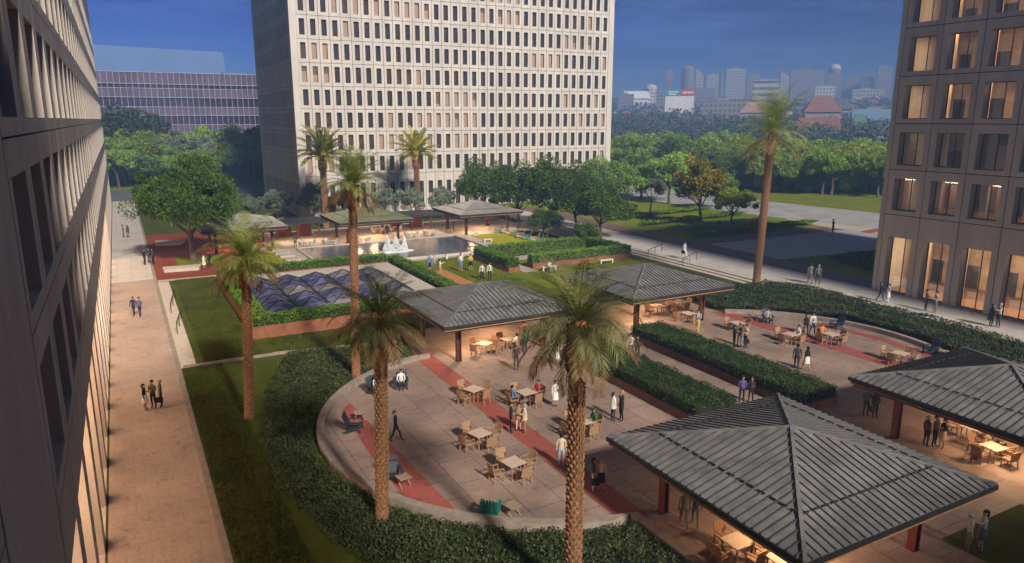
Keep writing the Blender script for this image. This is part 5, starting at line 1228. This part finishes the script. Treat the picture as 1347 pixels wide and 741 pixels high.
def pose(legs, arms, fem):
    k = 0.94 if fem else 1.0; sh = 0.155 if fem else 0.185
    J = {}; Rd = {}
    def a(n, x, y, z, r): J[n] = (x*k, y*k, z*k); Rd[n] = tuple(q*k for q in r) if isinstance(r, tuple) else r*k
    dz = -0.44 if legs == 'sit' else 0.0
    a('pelvis', 0, 0, 0.95+dz, (0.15, 0.12)); a('waist', 0, 0, 1.10+dz, (0.125 if fem else 0.14, 0.10)); a('chest', 0, -0.005, 1.29+dz, (0.15 if fem else 0.165, 0.115)); a('collar', 0, 0.0, 1.43+dz, (0.085, 0.075))
    a('neck', 0, -0.01, 1.51+dz, 0.052); a('jaw', 0, -0.03, 1.585+dz, 0.066); a('face', 0, -0.015, 1.665+dz, 0.094); a('crown', 0, 0.0, 1.735+dz, 0.062)
    Ed = [('pelvis', 'waist'), ('waist', 'chest'), ('chest', 'collar'), ('collar', 'neck'), ('neck', 'jaw'), ('jaw', 'face'), ('face', 'crown')]
    seg = [('pelvis', 'waist', 1), ('waist', 'chest', 1), ('chest', 'collar', 1), ('neck', 'jaw', 0), ('jaw', 'face', 0), ('face', 'crown', 0)]
    hz = 0.90+dz
    for s, S in ((-1, 'L'), (1, 'R')):
        hp = (s*0.095, 0, hz)
        if legs == 'sit': kn = (s*0.12, -0.42, 0.50); an = (s*0.12, -0.44, 0.10)
        elif legs == 'walk':
            f = -1 if s > 0 else 1; kn = (s*0.09, f*0.16-0.05, 0.50); an = (s*0.085, f*0.30, 0.10 if f < 0 else 0.14)
        else: kn = (s*0.11, -0.02, 0.50); an = (s*0.12, 0.02, 0.09)
        to = (an[0]*1.05, an[1]-0.14, 0.045 if not (legs == 'walk' and s < 0) else 0.05)
        a('hip'+S, *hp, 0.092); a('thigh'+S, (hp[0]+kn[0])/2, (hp[1]+kn[1])/2, (hp[2]+kn[2])/2, 0.078); a('knee'+S, *kn, 0.058); a('calf'+S, kn[0]*0.4+an[0]*0.6, kn[1]*0.6+an[1]*0.4+0.015, kn[2]*0.6+an[2]*0.4, 0.053); a('ankle'+S, *an, 0.038)
        a('toe'+S, *to, 0.036)
        Ed += [('pelvis', 'hip'+S), ('hip'+S, 'thigh'+S), ('thigh'+S, 'knee'+S), ('knee'+S, 'calf'+S), ('calf'+S, 'ankle'+S), ('ankle'+S, 'toe'+S)]
        seg += [('hip'+S, 'thigh'+S, 2), ('thigh'+S, 'knee'+S, 2), ('knee'+S, 'calf'+S, 3), ('calf'+S, 'ankle'+S, 3), ('ankle'+S, 'toe'+S, 4), ('pelvis', 'hip'+S, 2)]
        z = 1.41+dz; sp = (s*sh, 0.0, z)
        if legs == 'sit': el = (s*(sh+0.07), -0.10, z-0.27); wr = (s*0.16, -0.34, z-0.36)
        elif arms == 'talk' and s > 0: el = (s*(sh+0.05), 0.02, z-0.28); wr = (s*0.13, -0.24, z-0.20)
        elif arms == 'both': el = (s*(sh+0.05), 0.0, z-0.28); wr = (s*0.10, -0.24, z-0.24)
        elif arms == 'reach' and s > 0: el = (s*(sh+0.04), -0.2, z-0.14); wr = (s*(sh), -0.46, z-0.06)
        elif arms == 'phone' and s > 0: el = (s*(sh+0.10), -0.12, z-0.22); wr = (s*(sh-0.05), -0.12, z+0.06)
        elif arms == 'swing': el = (s*(sh+0.04), s*0.07, z-0.28); wr = (s*(sh+0.05), s*0.11-0.08, z-0.52)
        else: el = (s*(sh+0.045), 0.03, z-0.29); wr = (s*(sh+0.05), -0.03, z-0.54)
        a('sho'+S, *sp, 0.066); a('elb'+S, *el, 0.043); a('wri'+S, *wr, 0.028)
        d = (Vector(wr)-Vector(el)).normalized(); pm = Vector(wr)+d*0.07; a('palm'+S, pm.x, pm.y, pm.z, (0.036, 0.026))
        Ed += [('collar', 'sho'+S), ('sho'+S, 'elb'+S), ('elb'+S, 'wri'+S), ('wri'+S, 'palm'+S)]; seg += [('collar', 'sho'+S, 1), ('sho'+S, 'elb'+S, 1), ('elb'+S, 'wri'+S, 5), ('wri'+S, 'palm'+S, 0)]
        side = d.cross(Vector((0, 1, 0.2))).normalized(); bend = d.cross(side)
        for q, (off, ln) in enumerate(((-0.027, 0.062), (-0.009, 0.072), (0.009, 0.068), (0.027, 0.052))):
            b0 = pm+side*off+d*0.02; b1 = b0+d*ln*0.55+bend*0.004; b2 = b1+d*ln*0.4+bend*0.016*(1 if s > 0 else -1)
            n1, n2 = 'f%d%s' % (q, S), 'g%d%s' % (q, S); a(n1, *b1, 0.0085); a(n2, *b2, 0.007); Ed += [('palm'+S, n1), (n1, n2)]; seg += [('palm'+S, n1, 0), (n1, n2, 0)]
        t1 = pm+side*(-s*0.042)*1.0-d*0.005; t2 = t1+d*0.035-side*s*0.008; a('t1'+S, *t1, 0.010); a('t2'+S, *t2, 0.008); Ed += [('wri'+S, 't1'+S), ('t1'+S, 't2'+S)]; seg += [('wri'+S, 't1'+S, 0), ('t1'+S, 't2'+S, 0)]
    return J, Ed, Rd, seg, dz, k
BODY = {}
def body_mesh(legs, arms, fem):
    key = (legs, arms, fem)
    if key not in BODY:
        J, Ed, Rd, seg, dz, k = pose(legs, arms, fem); BODY[key] = (skin_body(J, Ed, Rd, seg), dz, k)
    return BODY[key]
PART = {}
def part_mesh(key, fn):
    if key not in PART:
        o = fn(); PART[key] = o.data; bpy.data.objects.remove(o)
    return PART[key]
def hair_fn(fem, dz, k):
    def f():
        z = (1.675+dz)*k; mb = MB(); mb.ell((0, 0.018, z), (0.098*k, 0.112*k, 0.115*k), 12, 5, z0=0.05)
        mb.tube([(0, 0.045*k, z+0.03), (0, 0.07*k, z-0.04), (0, 0.06*k, z-(0.20 if fem else 0.09))], [0.09*k, 0.085*k, 0.045*k if fem else 0.055*k], 10)
        return mb.build('hair', 'hair_black', smooth=True)
    return f
def skirt_fn(kind, dz, k, legs):
    def f():
        mb = MB(); n = 16
        if kind == 'skirt': rings = [(1.06, 0.145, 0.115), (0.92, 0.185, 0.15), (0.55, 0.20 if legs != 'walk' else 0.23, 0.19)]
        elif kind == 'dress': rings = [(1.36, 0.165, 0.13), (1.10, 0.145, 0.115), (0.92, 0.19, 0.155), (0.50, 0.24, 0.23)]
        elif kind == 'coat': rings = [(1.40, 0.19, 0.14), (1.10, 0.18, 0.145), (0.80, 0.21, 0.18)]
        elif kind == 'shorts': rings = [(1.02, 0.155, 0.125), (0.85, 0.19, 0.14), (0.62, 0.205, 0.15)]
        vs = []; fs = []
        for (z, rx, ry) in rings:
            for i in range(n):
                a = 2*math.pi*i/n; w = 1+0.03*math.sin(a*5)
                vs.append((rx*k*math.cos(a)*w, ry*k*math.sin(a)*w, (z+dz)*k))
        for j in range(len(rings)-1):
            for i in range(n): fs.append((j*n+i, j*n+(i+1) % n, (j+1)*n+(i+1) % n, (j+1)*n+i))
        return mb.add(vs, fs).build(kind, 'cl_black', smooth=True)
    return f
def person(px, py, h, top, bottom, label, legs='stand', arms='down', fem=False, hair='hair_black', wear=None, wearc=None, skin='skin_light', bare=False, s=1.0, pos=None, sleeves=None, tie=None, rz=None):
    if pos is None: p = at(px, py, 0.05); x, y = p.x, p.y; z = gz(x, y); p = at(px, py, z); x, y = p.x, p.y
    else: x, y = pos; z = gz(x, y)
    me, dz, k = body_mesh(legs, arms, fem)
    t = thing('person', label, 'person', (x, y, z+0.012*s), heading(h) if rz is None else rz); t.scale = (s, s, s)
    b = bpy.data.objects.new('body', me); COL.objects.link(b); b.parent = t
    for i, mm in enumerate((skin, top, bottom, skin if bare else bottom, 'shoe', sleeves or top, 'eye_dark', 'cl_brown')):
        b.material_slots[i].link = 'OBJECT'; b.material_slots[i].material = M[mm]
    def add(nm, data, mat=None):
        o = bpy.data.objects.new(nm, data); COL.objects.link(o); o.parent = t
        if mat: o.material_slots[0].link = 'OBJECT'; o.material_slots[0].material = M[mat]
        return o
    add('hair', part_mesh(('hair', fem, dz), hair_fn(fem, dz, k)), hair)
    if wear and legs != 'sit': add(wear, part_mesh((wear, fem, dz, legs), skirt_fn(wear, dz, k, legs)), wearc or bottom)
    if tie and legs != 'sit':
        add('tie', part_mesh(('tie', fem), lambda: MB().add([(-0.02, -0.128, 1.42), (0.02, -0.128, 1.42), (0.035, -0.155, 1.12), (0, -0.16, 1.07), (-0.035, -0.155, 1.12)], [(0, 1, 2, 3, 4)]).build('tie', 'cl_black')), tie)
    return t
def bag(pt, h, side, mat, label, zz=0.42):
    """a briefcase held at the side of a person"""
    a = pt.rotation_euler[2]; s = pt.scale[0]; off = Vector((side*0.25, -0.06, 0)); x = pt.location.x+(off.x*math.cos(a)-off.y*math.sin(a))*s; y = pt.location.y+(off.x*math.sin(a)+off.y*math.cos(a))*s
    t = thing('handbag', label, 'bag', (x, y, pt.location.z+zz*s), a); t.scale = (s, s, s)
    MB().box(-0.06, -0.2, 0, 0.06, 0.2, 0.3).build('body', mat, t)
    MB().tube([(0, -0.08, 0.3), (0, -0.05, 0.39), (0, 0.05, 0.39), (0, 0.08, 0.3)], [0.012]*4, 5).build('handle', 'cl_black', t)
W, S_, D = 'walk', 'stand', 'sit'
PP = person
# left walkway
PP(163, 313, 60, 'cl_grey', 'cl_charcoal', 'person in grey at the far end of the left walkway, left of the pair', S_, 'talk', s=1.1)
PP(169, 313, 300, 'cl_charcoal', 'cl_grey', 'person in a brown coat at the far end of the left walkway', S_, 'down', True, wear='coat', wearc='cl_brown', s=1.1)
PP(191, 349, 90, 'cl_black', 'cl_black', 'man in a black suit at the edge of the red paving, leftmost of three', S_, 'talk', s=1.1)
PP(197, 347, 180, 'cl_navy', 'cl_charcoal', 'person in navy between two dark suits beside the red paving', S_, 'both', s=1.05)
PP(202, 348, 270, 'cl_charcoal', 'cl_black', 'man in a charcoal suit on the red paving, rightmost of three', S_, 'down', s=1.1)
PP(177, 416, 180, 'cl_navy', 'cl_navy', 'person in a navy suit walking on the left walkway, left of the pair', W, 'swing')
PP(185, 417, 175, 'cl_purple', 'cl_navy', 'person in a dark purple suit walking on the left walkway, right of the pair', W, 'talk')
PP(192, 540, 80, 'cl_black', 'skin_light', 'woman in a black jacket and white skirt on the left walkway', S_, 'talk', True, wear='skirt', wearc='cl_white', bare=True)
PP(203, 537, 190, 'cl_olive', 'cl_black', 'man in an olive jacket between two others on the left walkway', S_, 'both')
q = PP(213, 536, 250, 'cl_olive', 'cl_black', 'grey haired man with a bag on the left walkway', S_, 'down', hair='hair_grey'); bag(q, 0, 1, 'cl_black', 'black bag held by the grey haired man on the left walkway')
PP(269, 354, 90, 'cl_white', 'cl_white', 'woman in a white dress beside the grass square under the big tree', S_, 'talk', True, wear='dress', wearc='cl_white', bare=True, s=1.05)
PP(276, 352, 200, 'cl_black', 'cl_black', 'man in a black suit next to the woman in the white dress', W, 'talk', s=1.1)
PP(389, 327, 180, 'cl_black', 'cl_black', 'man in a black suit standing alone on the white pool deck', S_, 'down', tie='cl_white')
# behind the pool
PP(509, 311, 180, 'cl_black', 'cl_charcoal', 'person in black on the deck behind the fountain', S_, 'talk')
PP(587, 306, 90, 'cl_charcoal', 'cl_grey', 'person in charcoal on the deck at the right back of the pool, left one', S_, 'down')
PP(597, 305, 270, 'cl_brown', 'cl_black', 'person in brown on the deck at the right back of the pool, right one', S_, 'talk', True)
# lawn players
PP(565, 360, 120, 'cl_blue', 'skin_light', 'man in a blue shirt and black shorts by the sand strip', S_, 'down', bare=True, wear='shorts', wearc='cl_black', s=1.25, hair='hair_blond')
PP(572, 359, 170, 'cl_lightgrey', 'cl_grey', 'person in pale grey watching beside the sand strip', S_, 'talk', hair='hair_grey', s=1.2)
PP(579, 366, 60, 'cl_white', 'skin_light', 'player in a white shirt and orange shorts on the sand strip', W, 'reach', bare=True, wear='shorts', wearc='cl_orange', s=1.2, hair='hair_brown')
PP(606, 358, 200, 'cl_white', 'skin_light', 'person in a white shirt and blue shorts on the bright lawn', S_, 'both', bare=True, wear='shorts', wearc='cl_blue', s=1.2, hair='hair_brown')
PP(619, 357, 180, 'cl_yellow', 'skin_light', 'person in a yellow shirt and black shorts on the bright lawn', S_, 'both', bare=True, wear='shorts', wearc='cl_black', s=1.15, hair='hair_brown')
PP(634, 369, 180, 'cl_white', 'cl_black', 'man in a white shirt and tie on the bright lawn, left one of two', S_, 'down', tie='cl_black', s=1.05)
PP(644, 369, 180, 'cl_white', 'cl_black', 'man in a white shirt and tie on the bright lawn, right one of two', S_, 'down', tie='cl_navy', s=1.1, hair='hair_brown')
p = at(722, 357, 0.1); PP(0, 0, 180, 'cl_white', 'cl_lightblue', 'person in white seated on the white bench before the U shaped hedge', D, 'down', pos=(p.x+0.05, p.y-0.05), rz=R(0))
# east walk
q = PP(900, 341, 150, 'cl_lightblue', 'cl_white', 'person in a light blue shirt and white trousers on the pale east walk', W, 'swing', s=1.2); bag(q, 0, -1, 'cl_black', 'black bag of the person in light blue on the east walk', 0.6)
PP(1095, 307, 90, 'cl_charcoal', 'cl_black', 'person in charcoal crossing the far end of the grey square', S_, 'talk', s=1.2)
PP(1065, 374, 10, 'cl_grey', 'cl_grey', 'man in a grey suit walking away on the east walk, left of the pair', W, 'swing', s=1.25)
PP(1075, 375, 10, 'cl_grey', 'cl_charcoal', 'man in a grey suit walking away on the east walk, right of the pair', W, 'down', s=1.2, hair='hair_grey')
PP(1157, 396, 120, 'cl_black', 'cl_navy', 'man in a black suit by the corner of the right building', W, 'talk', s=1.0)
PP(1167, 399, 260, 'cl_lightblue', 'cl_white', 'woman in light blue over a white skirt by the corner of the right building', S_, 'talk', True, wear='skirt', wearc='cl_white', s=1.1)
PP(1217, 409, 100, 'cl_grey', 'cl_charcoal', 'man in a grey suit before the second tall lobby window', S_, 'both', s=1.1)
PP(1229, 412, 270, 'cl_lightgrey', 'cl_grey', 'man in a light grey jacket before the second tall lobby window', S_, 'talk', s=1.1)
q = PP(1303, 430, 90, 'cl_black', 'cl_black', 'person in a black coat with a purple bag on the east walk', S_, 'talk', True, wear='coat', wearc='cl_black', s=1.15); bag(q, 0, 1, 'cl_purple', 'purple bag held by the person in the black coat')
PP(1312, 431, 265, 'cl_lightgrey', 'cl_charcoal', 'man in a pale grey jacket shaking hands on the east walk', S_, 'reach', s=1.15, hair='hair_grey')
# right plaza
PP(965, 458, 90, 'cl_black', 'cl_black', 'man in a black suit in the group of three on the right plaza, leftmost', S_, 'talk')
PP(972, 455, 180, 'cl_grey', 'cl_grey', 'man in grey in the middle of the group of three on the right plaza', S_, 'both')
q = PP(980, 458, 260, 'cl_cream', 'cl_black', 'person in a cream jacket in the group of three on the right plaza', S_, 'talk', s=1.05); bag(q, 0, 1, 'cl_black', 'black bag held in the group of three on the right plaza')
PP(1059, 440, 175, 'cl_black', 'cl_black', 'woman in a black suit walking below the hedge on the right plaza', W, 'down', True)
PP(1068, 441, 180, 'cl_white', 'cl_navy', 'man in a white shirt with a purple tie on the right plaza', W, 'swing', tie='cl_purple', s=1.05)
PP(1047, 488, 20, 'cl_charcoal', 'cl_black', 'man in a dark suit walking with a woman near the long hedge', W, 'down', s=1.1)
PP(1060, 488, 340, 'cl_black', 'skin_light', 'woman in a black top and white skirt near the long hedge', W, 'down', True, wear='skirt', wearc='cl_white', bare=True, s=1.05)
PP(917, 438, 200, 'cl_lightgrey', 'cl_yellow', 'person in yellow trousers under the pavilion behind the hedges', W, 'talk', s=1.1)
PP(829, 470, 180, 'cl_white', 'cl_charcoal', 'man in a white shirt and tie on the path between the hedges', S_, 'down', tie='cl_black')
PP(838, 471, 180, 'cl_black', 'cl_black', 'woman in a black suit on the path between the hedges', S_, 'down', True, hair='hair_brown')
PP(975, 531, 190, 'cl_purple', 'cl_black', 'man in a purple shirt at the end of the path between the hedges', S_, 'both', hair='hair_brown')
PP(987, 530, 200, 'cl_charcoal', 'cl_black', 'woman in a charcoal jacket at the end of the path between the hedges', S_, 'talk', True, hair='hair_brown')
PP(1138, 548, 180, 'cl_grey', 'cl_charcoal', 'man in a grey jacket at the corner of the right edge pavilion', S_, 'both', hair='hair_grey')
q = PP(1150, 550, 170, 'cl_charcoal', 'cl_charcoal', 'man with a briefcase at the corner of the right edge pavilion', S_, 'down'); bag(q, 0, -1, 'cl_brown', 'brown briefcase held at the corner of the right edge pavilion')
PP(1217, 588, 80, 'cl_brown', 'cl_black', 'man in a brown jacket under the right edge pavilion, leftmost of three', S_, 'down', hair='hair_grey')
PP(1228, 588, 150, 'cl_brown', 'cl_black', 'man in dark brown in the middle of three under the right edge pavilion', S_, 'both')
PP(1238, 590, 260, 'cl_black', 'skin_light', 'woman in a black jacket and pale skirt under the right edge pavilion', S_, 'talk', True, wear='skirt', wearc='cl_cream', bare=True)
PP(1272, 726, 100, 'cl_lightgrey', 'cl_grey', 'woman in pale grey shaking hands on the small lawn at lower right', S_, 'reach', True, hair='hair_grey', s=1.0)
PP(1289, 726, 280, 'cl_lightgrey', 'skin_light', 'woman with long dark hair on the small lawn at lower right', S_, 'reach', True, wear='skirt', wearc='cl_grey', bare=True, s=1.1)
# left plaza
PP(521, 581, 90, 'cl_black', 'cl_black', 'man in a black suit walking alone on the left plaza', W, 'swing', hair='hair_brown')
PP(679, 487, 180, 'cl_charcoal', 'cl_charcoal', 'man in a charcoal suit standing before the front left pavilion', S_, 'talk')
PP(690, 464, 0, 'cl_green', 'cl_navy', 'man in a green shirt under the front left pavilion', S_, 'down')
PP(733, 481, 150, 'cl_lightgrey', 'cl_white', 'person in pale clothes half hidden behind the palm fronds', W, 'down', True, wear='skirt', wearc='cl_white', bare=True)
PP(742, 483, 100, 'cl_black', 'cl_black', 'man in black striding behind the palm fronds', W, 'swing')
PP(672, 569, 90, 'cl_black', 'cl_black', 'man in a black suit on the red stripe, leftmost of three', S_, 'talk')
PP(682, 567, 190, 'cl_tan', 'cl_cream', 'woman in a tan coat on the red stripe, between two people', S_, 'both', True, wear='coat', wearc='cl_tan')
PP(690, 569, 260, 'cl_cream', 'cl_tan', 'person in a cream coat on the red stripe, rightmost of three', S_, 'talk', True, wear='coat', wearc='cl_cream', hair='hair_grey')
PP(730, 535, 170, 'cl_white', 'skin_light', 'woman in a white dress standing alone on the left plaza', S_, 'talk', True, wear='dress', wearc='cl_white', bare=True)
PP(806, 554, 60, 'cl_white', 'cl_charcoal', 'woman in a long white coat by the planter wall', S_, 'reach', True, wear='coat', wearc='cl_white', hair='hair_brown', s=1.05)
PP(817, 554, 250, 'cl_black', 'cl_black', 'man in black next to the woman in the white coat', S_, 'phone', hair='hair_blond', s=1.05)
PP(738, 614, 10, 'cl_cream', 'cl_lightblue', 'man in a cream shirt and jeans on the red stripe beside the foreground palm', S_, 'down')
q = PP(780, 646, 90, 'cl_brown', 'cl_white', 'person in a brown jacket right of the foreground palm trunk', S_, 'down', True, hair='hair_brown'); bag(q, 0, -1, 'cl_black', 'dark bag between the two people right of the foreground palm')
PP(791, 647, 200, 'cl_cream', 'skin_light', 'blond woman in a cream top and black skirt right of the foreground palm', S_, 'down', True, hair='hair_blond', wear='skirt', wearc='cl_black', bare=True)
PP(899, 695, 0, 'cl_grey', 'cl_grey', 'man in a grey suit walking away beneath the nearest pavilion, left one', W, 'down', hair='hair_grey')
PP(914, 694, 10, 'cl_brown', 'cl_grey', 'man in a brown grey suit walking away beneath the nearest pavilion, right one', W, 'down', hair='hair_brown')
def sit_at(ti, k, top, bottom, label, **kw):
    x, y, a = SEATS[(ti, k)]; q = PP(0, 0, 0, top, bottom, label, D, 'down', pos=(x, y), rz=a, **kw); q.location.z -= 0.0
sit_at(1, 3, 'cl_blue', 'cl_navy', 'person in blue seated at a table on the left plaza')
sit_at(1, 1, 'cl_red', 'cl_brown', 'person in red seated at a table on the left plaza', hair='hair_brown')
sit_at(4, 3, 'cl_red', 'cl_navy', 'person in dark red seated left of the foreground palm trunk')
sit_at(4, 1, 'cl_green', 'cl_tan', 'person in green seated right of the foreground palm trunk', hair='hair_brown')
sit_at(6, 1, 'cl_white', 'cl_tan', 'person in white seated at a table on the right plaza')
sit_at(7, 2, 'cl_orange', 'cl_tan', 'person in orange seated at the back of a table on the right plaza', hair='hair_brown')
sit_at(10, 0, 'cl_white', 'cl_navy', 'person in white seated under the front left pavilion')
for (px, py, h, lb, tp) in ((528, 511, 170, 'man in a white shirt reclining in a blue garden chair on the left plaza', 'cl_white'), (495, 519, 130, 'person in white seated behind the second palm trunk', 'cl_white'), (1009, 425, 190, 'person in grey seated in a garden chair before the curved wall', 'cl_lightgrey')):
    p = at(px, py, 0.05); a = heading(h); q = PP(0, 0, h, tp, 'cl_black', lb, D, 'down', pos=(p.x+math.sin(a)*0.02, p.y), rz=a); q.location.z -= 0.06

# ------------------------------------------------------------------ light, air, camera
SEL = R(35); d = Vector((-0.045, 0.999, 0)).normalized()*math.cos(SEL)+Vector((0, 0, -math.sin(SEL)))
sl = bpy.data.lights.new('sun', 'SUN'); sl.energy = 3.8; sl.angle = R(5); sl.color = (1.0, 0.90, 0.77)
so = bpy.data.objects.new('sun', sl); COL.objects.link(so); so.rotation_euler = d.to_track_quat('-Z', 'Y').to_euler(); so.location = (0, -50, 150)
w = bpy.data.worlds.new('World'); SC.world = w; w.use_nodes = True; t = w.node_tree; t.nodes.clear()
sk = t.nodes.new('ShaderNodeTexSky'); sk.sky_type = 'NISHITA'; sk.sun_disc = False; sk.sun_elevation = SEL; sk.sun_rotation = math.atan2(-d.x, -d.y); sk.air_density = 1.0; sk.dust_density = 0.15; sk.ozone_density = 8.0; sk.altitude = 1500
bg = t.nodes.new('ShaderNodeBackground'); bg.inputs[1].default_value = 0.15
v1 = node(t, 'ShaderNodeVectorMath', operation='SCALE'); v1.inputs[3].default_value = 0.056; t.links.new(sk.outputs[0], v1.inputs[0])
gm = node(t, 'ShaderNodeGamma'); gm.inputs[1].default_value = 3.0; t.links.new(v1.outputs[0], gm.inputs[0])
v2 = node(t, 'ShaderNodeVectorMath', operation='SCALE'); v2.inputs[3].default_value = 1/0.06; t.links.new(gm.outputs[0], v2.inputs[0]); tcw = t.nodes.new('ShaderNodeTexCoord'); mpw = node(t, 'ShaderNodeMapping'); mpw.inputs['Scale'].default_value = (1.6, 1.6, 14); t.links.new(tcw.outputs['Generated'], mpw.inputs[0])
cn = noise(t, 2.2, 7, mpw.outputs[0], 0.6); cf = ramp(t, cn, [(0.46, (0, 0, 0)), (0.85, (0.3, 0.3, 0.3))])
t.links.new(mixc(t, 1.0, mixc(t, cf, v2.outputs[0], (1.8, 2.6, 4.2)), (0.74, 0.98, 1.2), 'MULTIPLY'), bg.inputs[0]); o = t.nodes.new('ShaderNodeOutputWorld'); t.links.new(bg.outputs[0], o.inputs[0])
HAZE = True
if HAZE:
    m, t, o = nt('haze_air'); pv = t.nodes.new('ShaderNodeVolumePrincipled'); pv.inputs['Density'].default_value = 0.00125; pv.inputs['Color'].default_value = (0.33, 0.55, 1.0, 1); pv.inputs['Anisotropy'].default_value = 0.0
    t.links.new(pv.outputs[0], o.inputs['Volume'])
    hz = MB().box(-440, -440, -1.2, 1470, 1470, 90).build('haze', 'haze_air'); hz['kind'] = 'stuff'; hz['label'] = 'pale blue distance haze over the whole place'
cm = bpy.data.cameras.new('Camera'); cm.sensor_width = 36; cm.lens = F/1347*36; cm.clip_end = 6000; cm.clip_start = 0.1
co = bpy.data.objects.new('Camera', cm); COL.objects.link(co); co.location = (0, 0, CH); co.rotation_euler = (math.pi/2-PITCH, 0, -YAW); SC.camera = co
SC.view_settings.view_transform = 'Standard'; SC.view_settings.look = 'None'; SC.view_settings.exposure = 0.6; SC.view_settings.gamma = 1.0
SC.render.engine = 'CYCLES'; cy = SC.cycles
cy.use_denoising = True; cy.max_bounces = 6; cy.diffuse_bounces = 3; cy.glossy_bounces = 3; cy.transmission_bounces = 4; cy.volume_bounces = 0; cy.transparent_max_bounces = 12
cy.caustics_reflective = False; cy.caustics_refractive = False; cy.sample_clamp_indirect = 6; cy.use_adaptive_sampling = True; cy.adaptive_threshold = 0.02
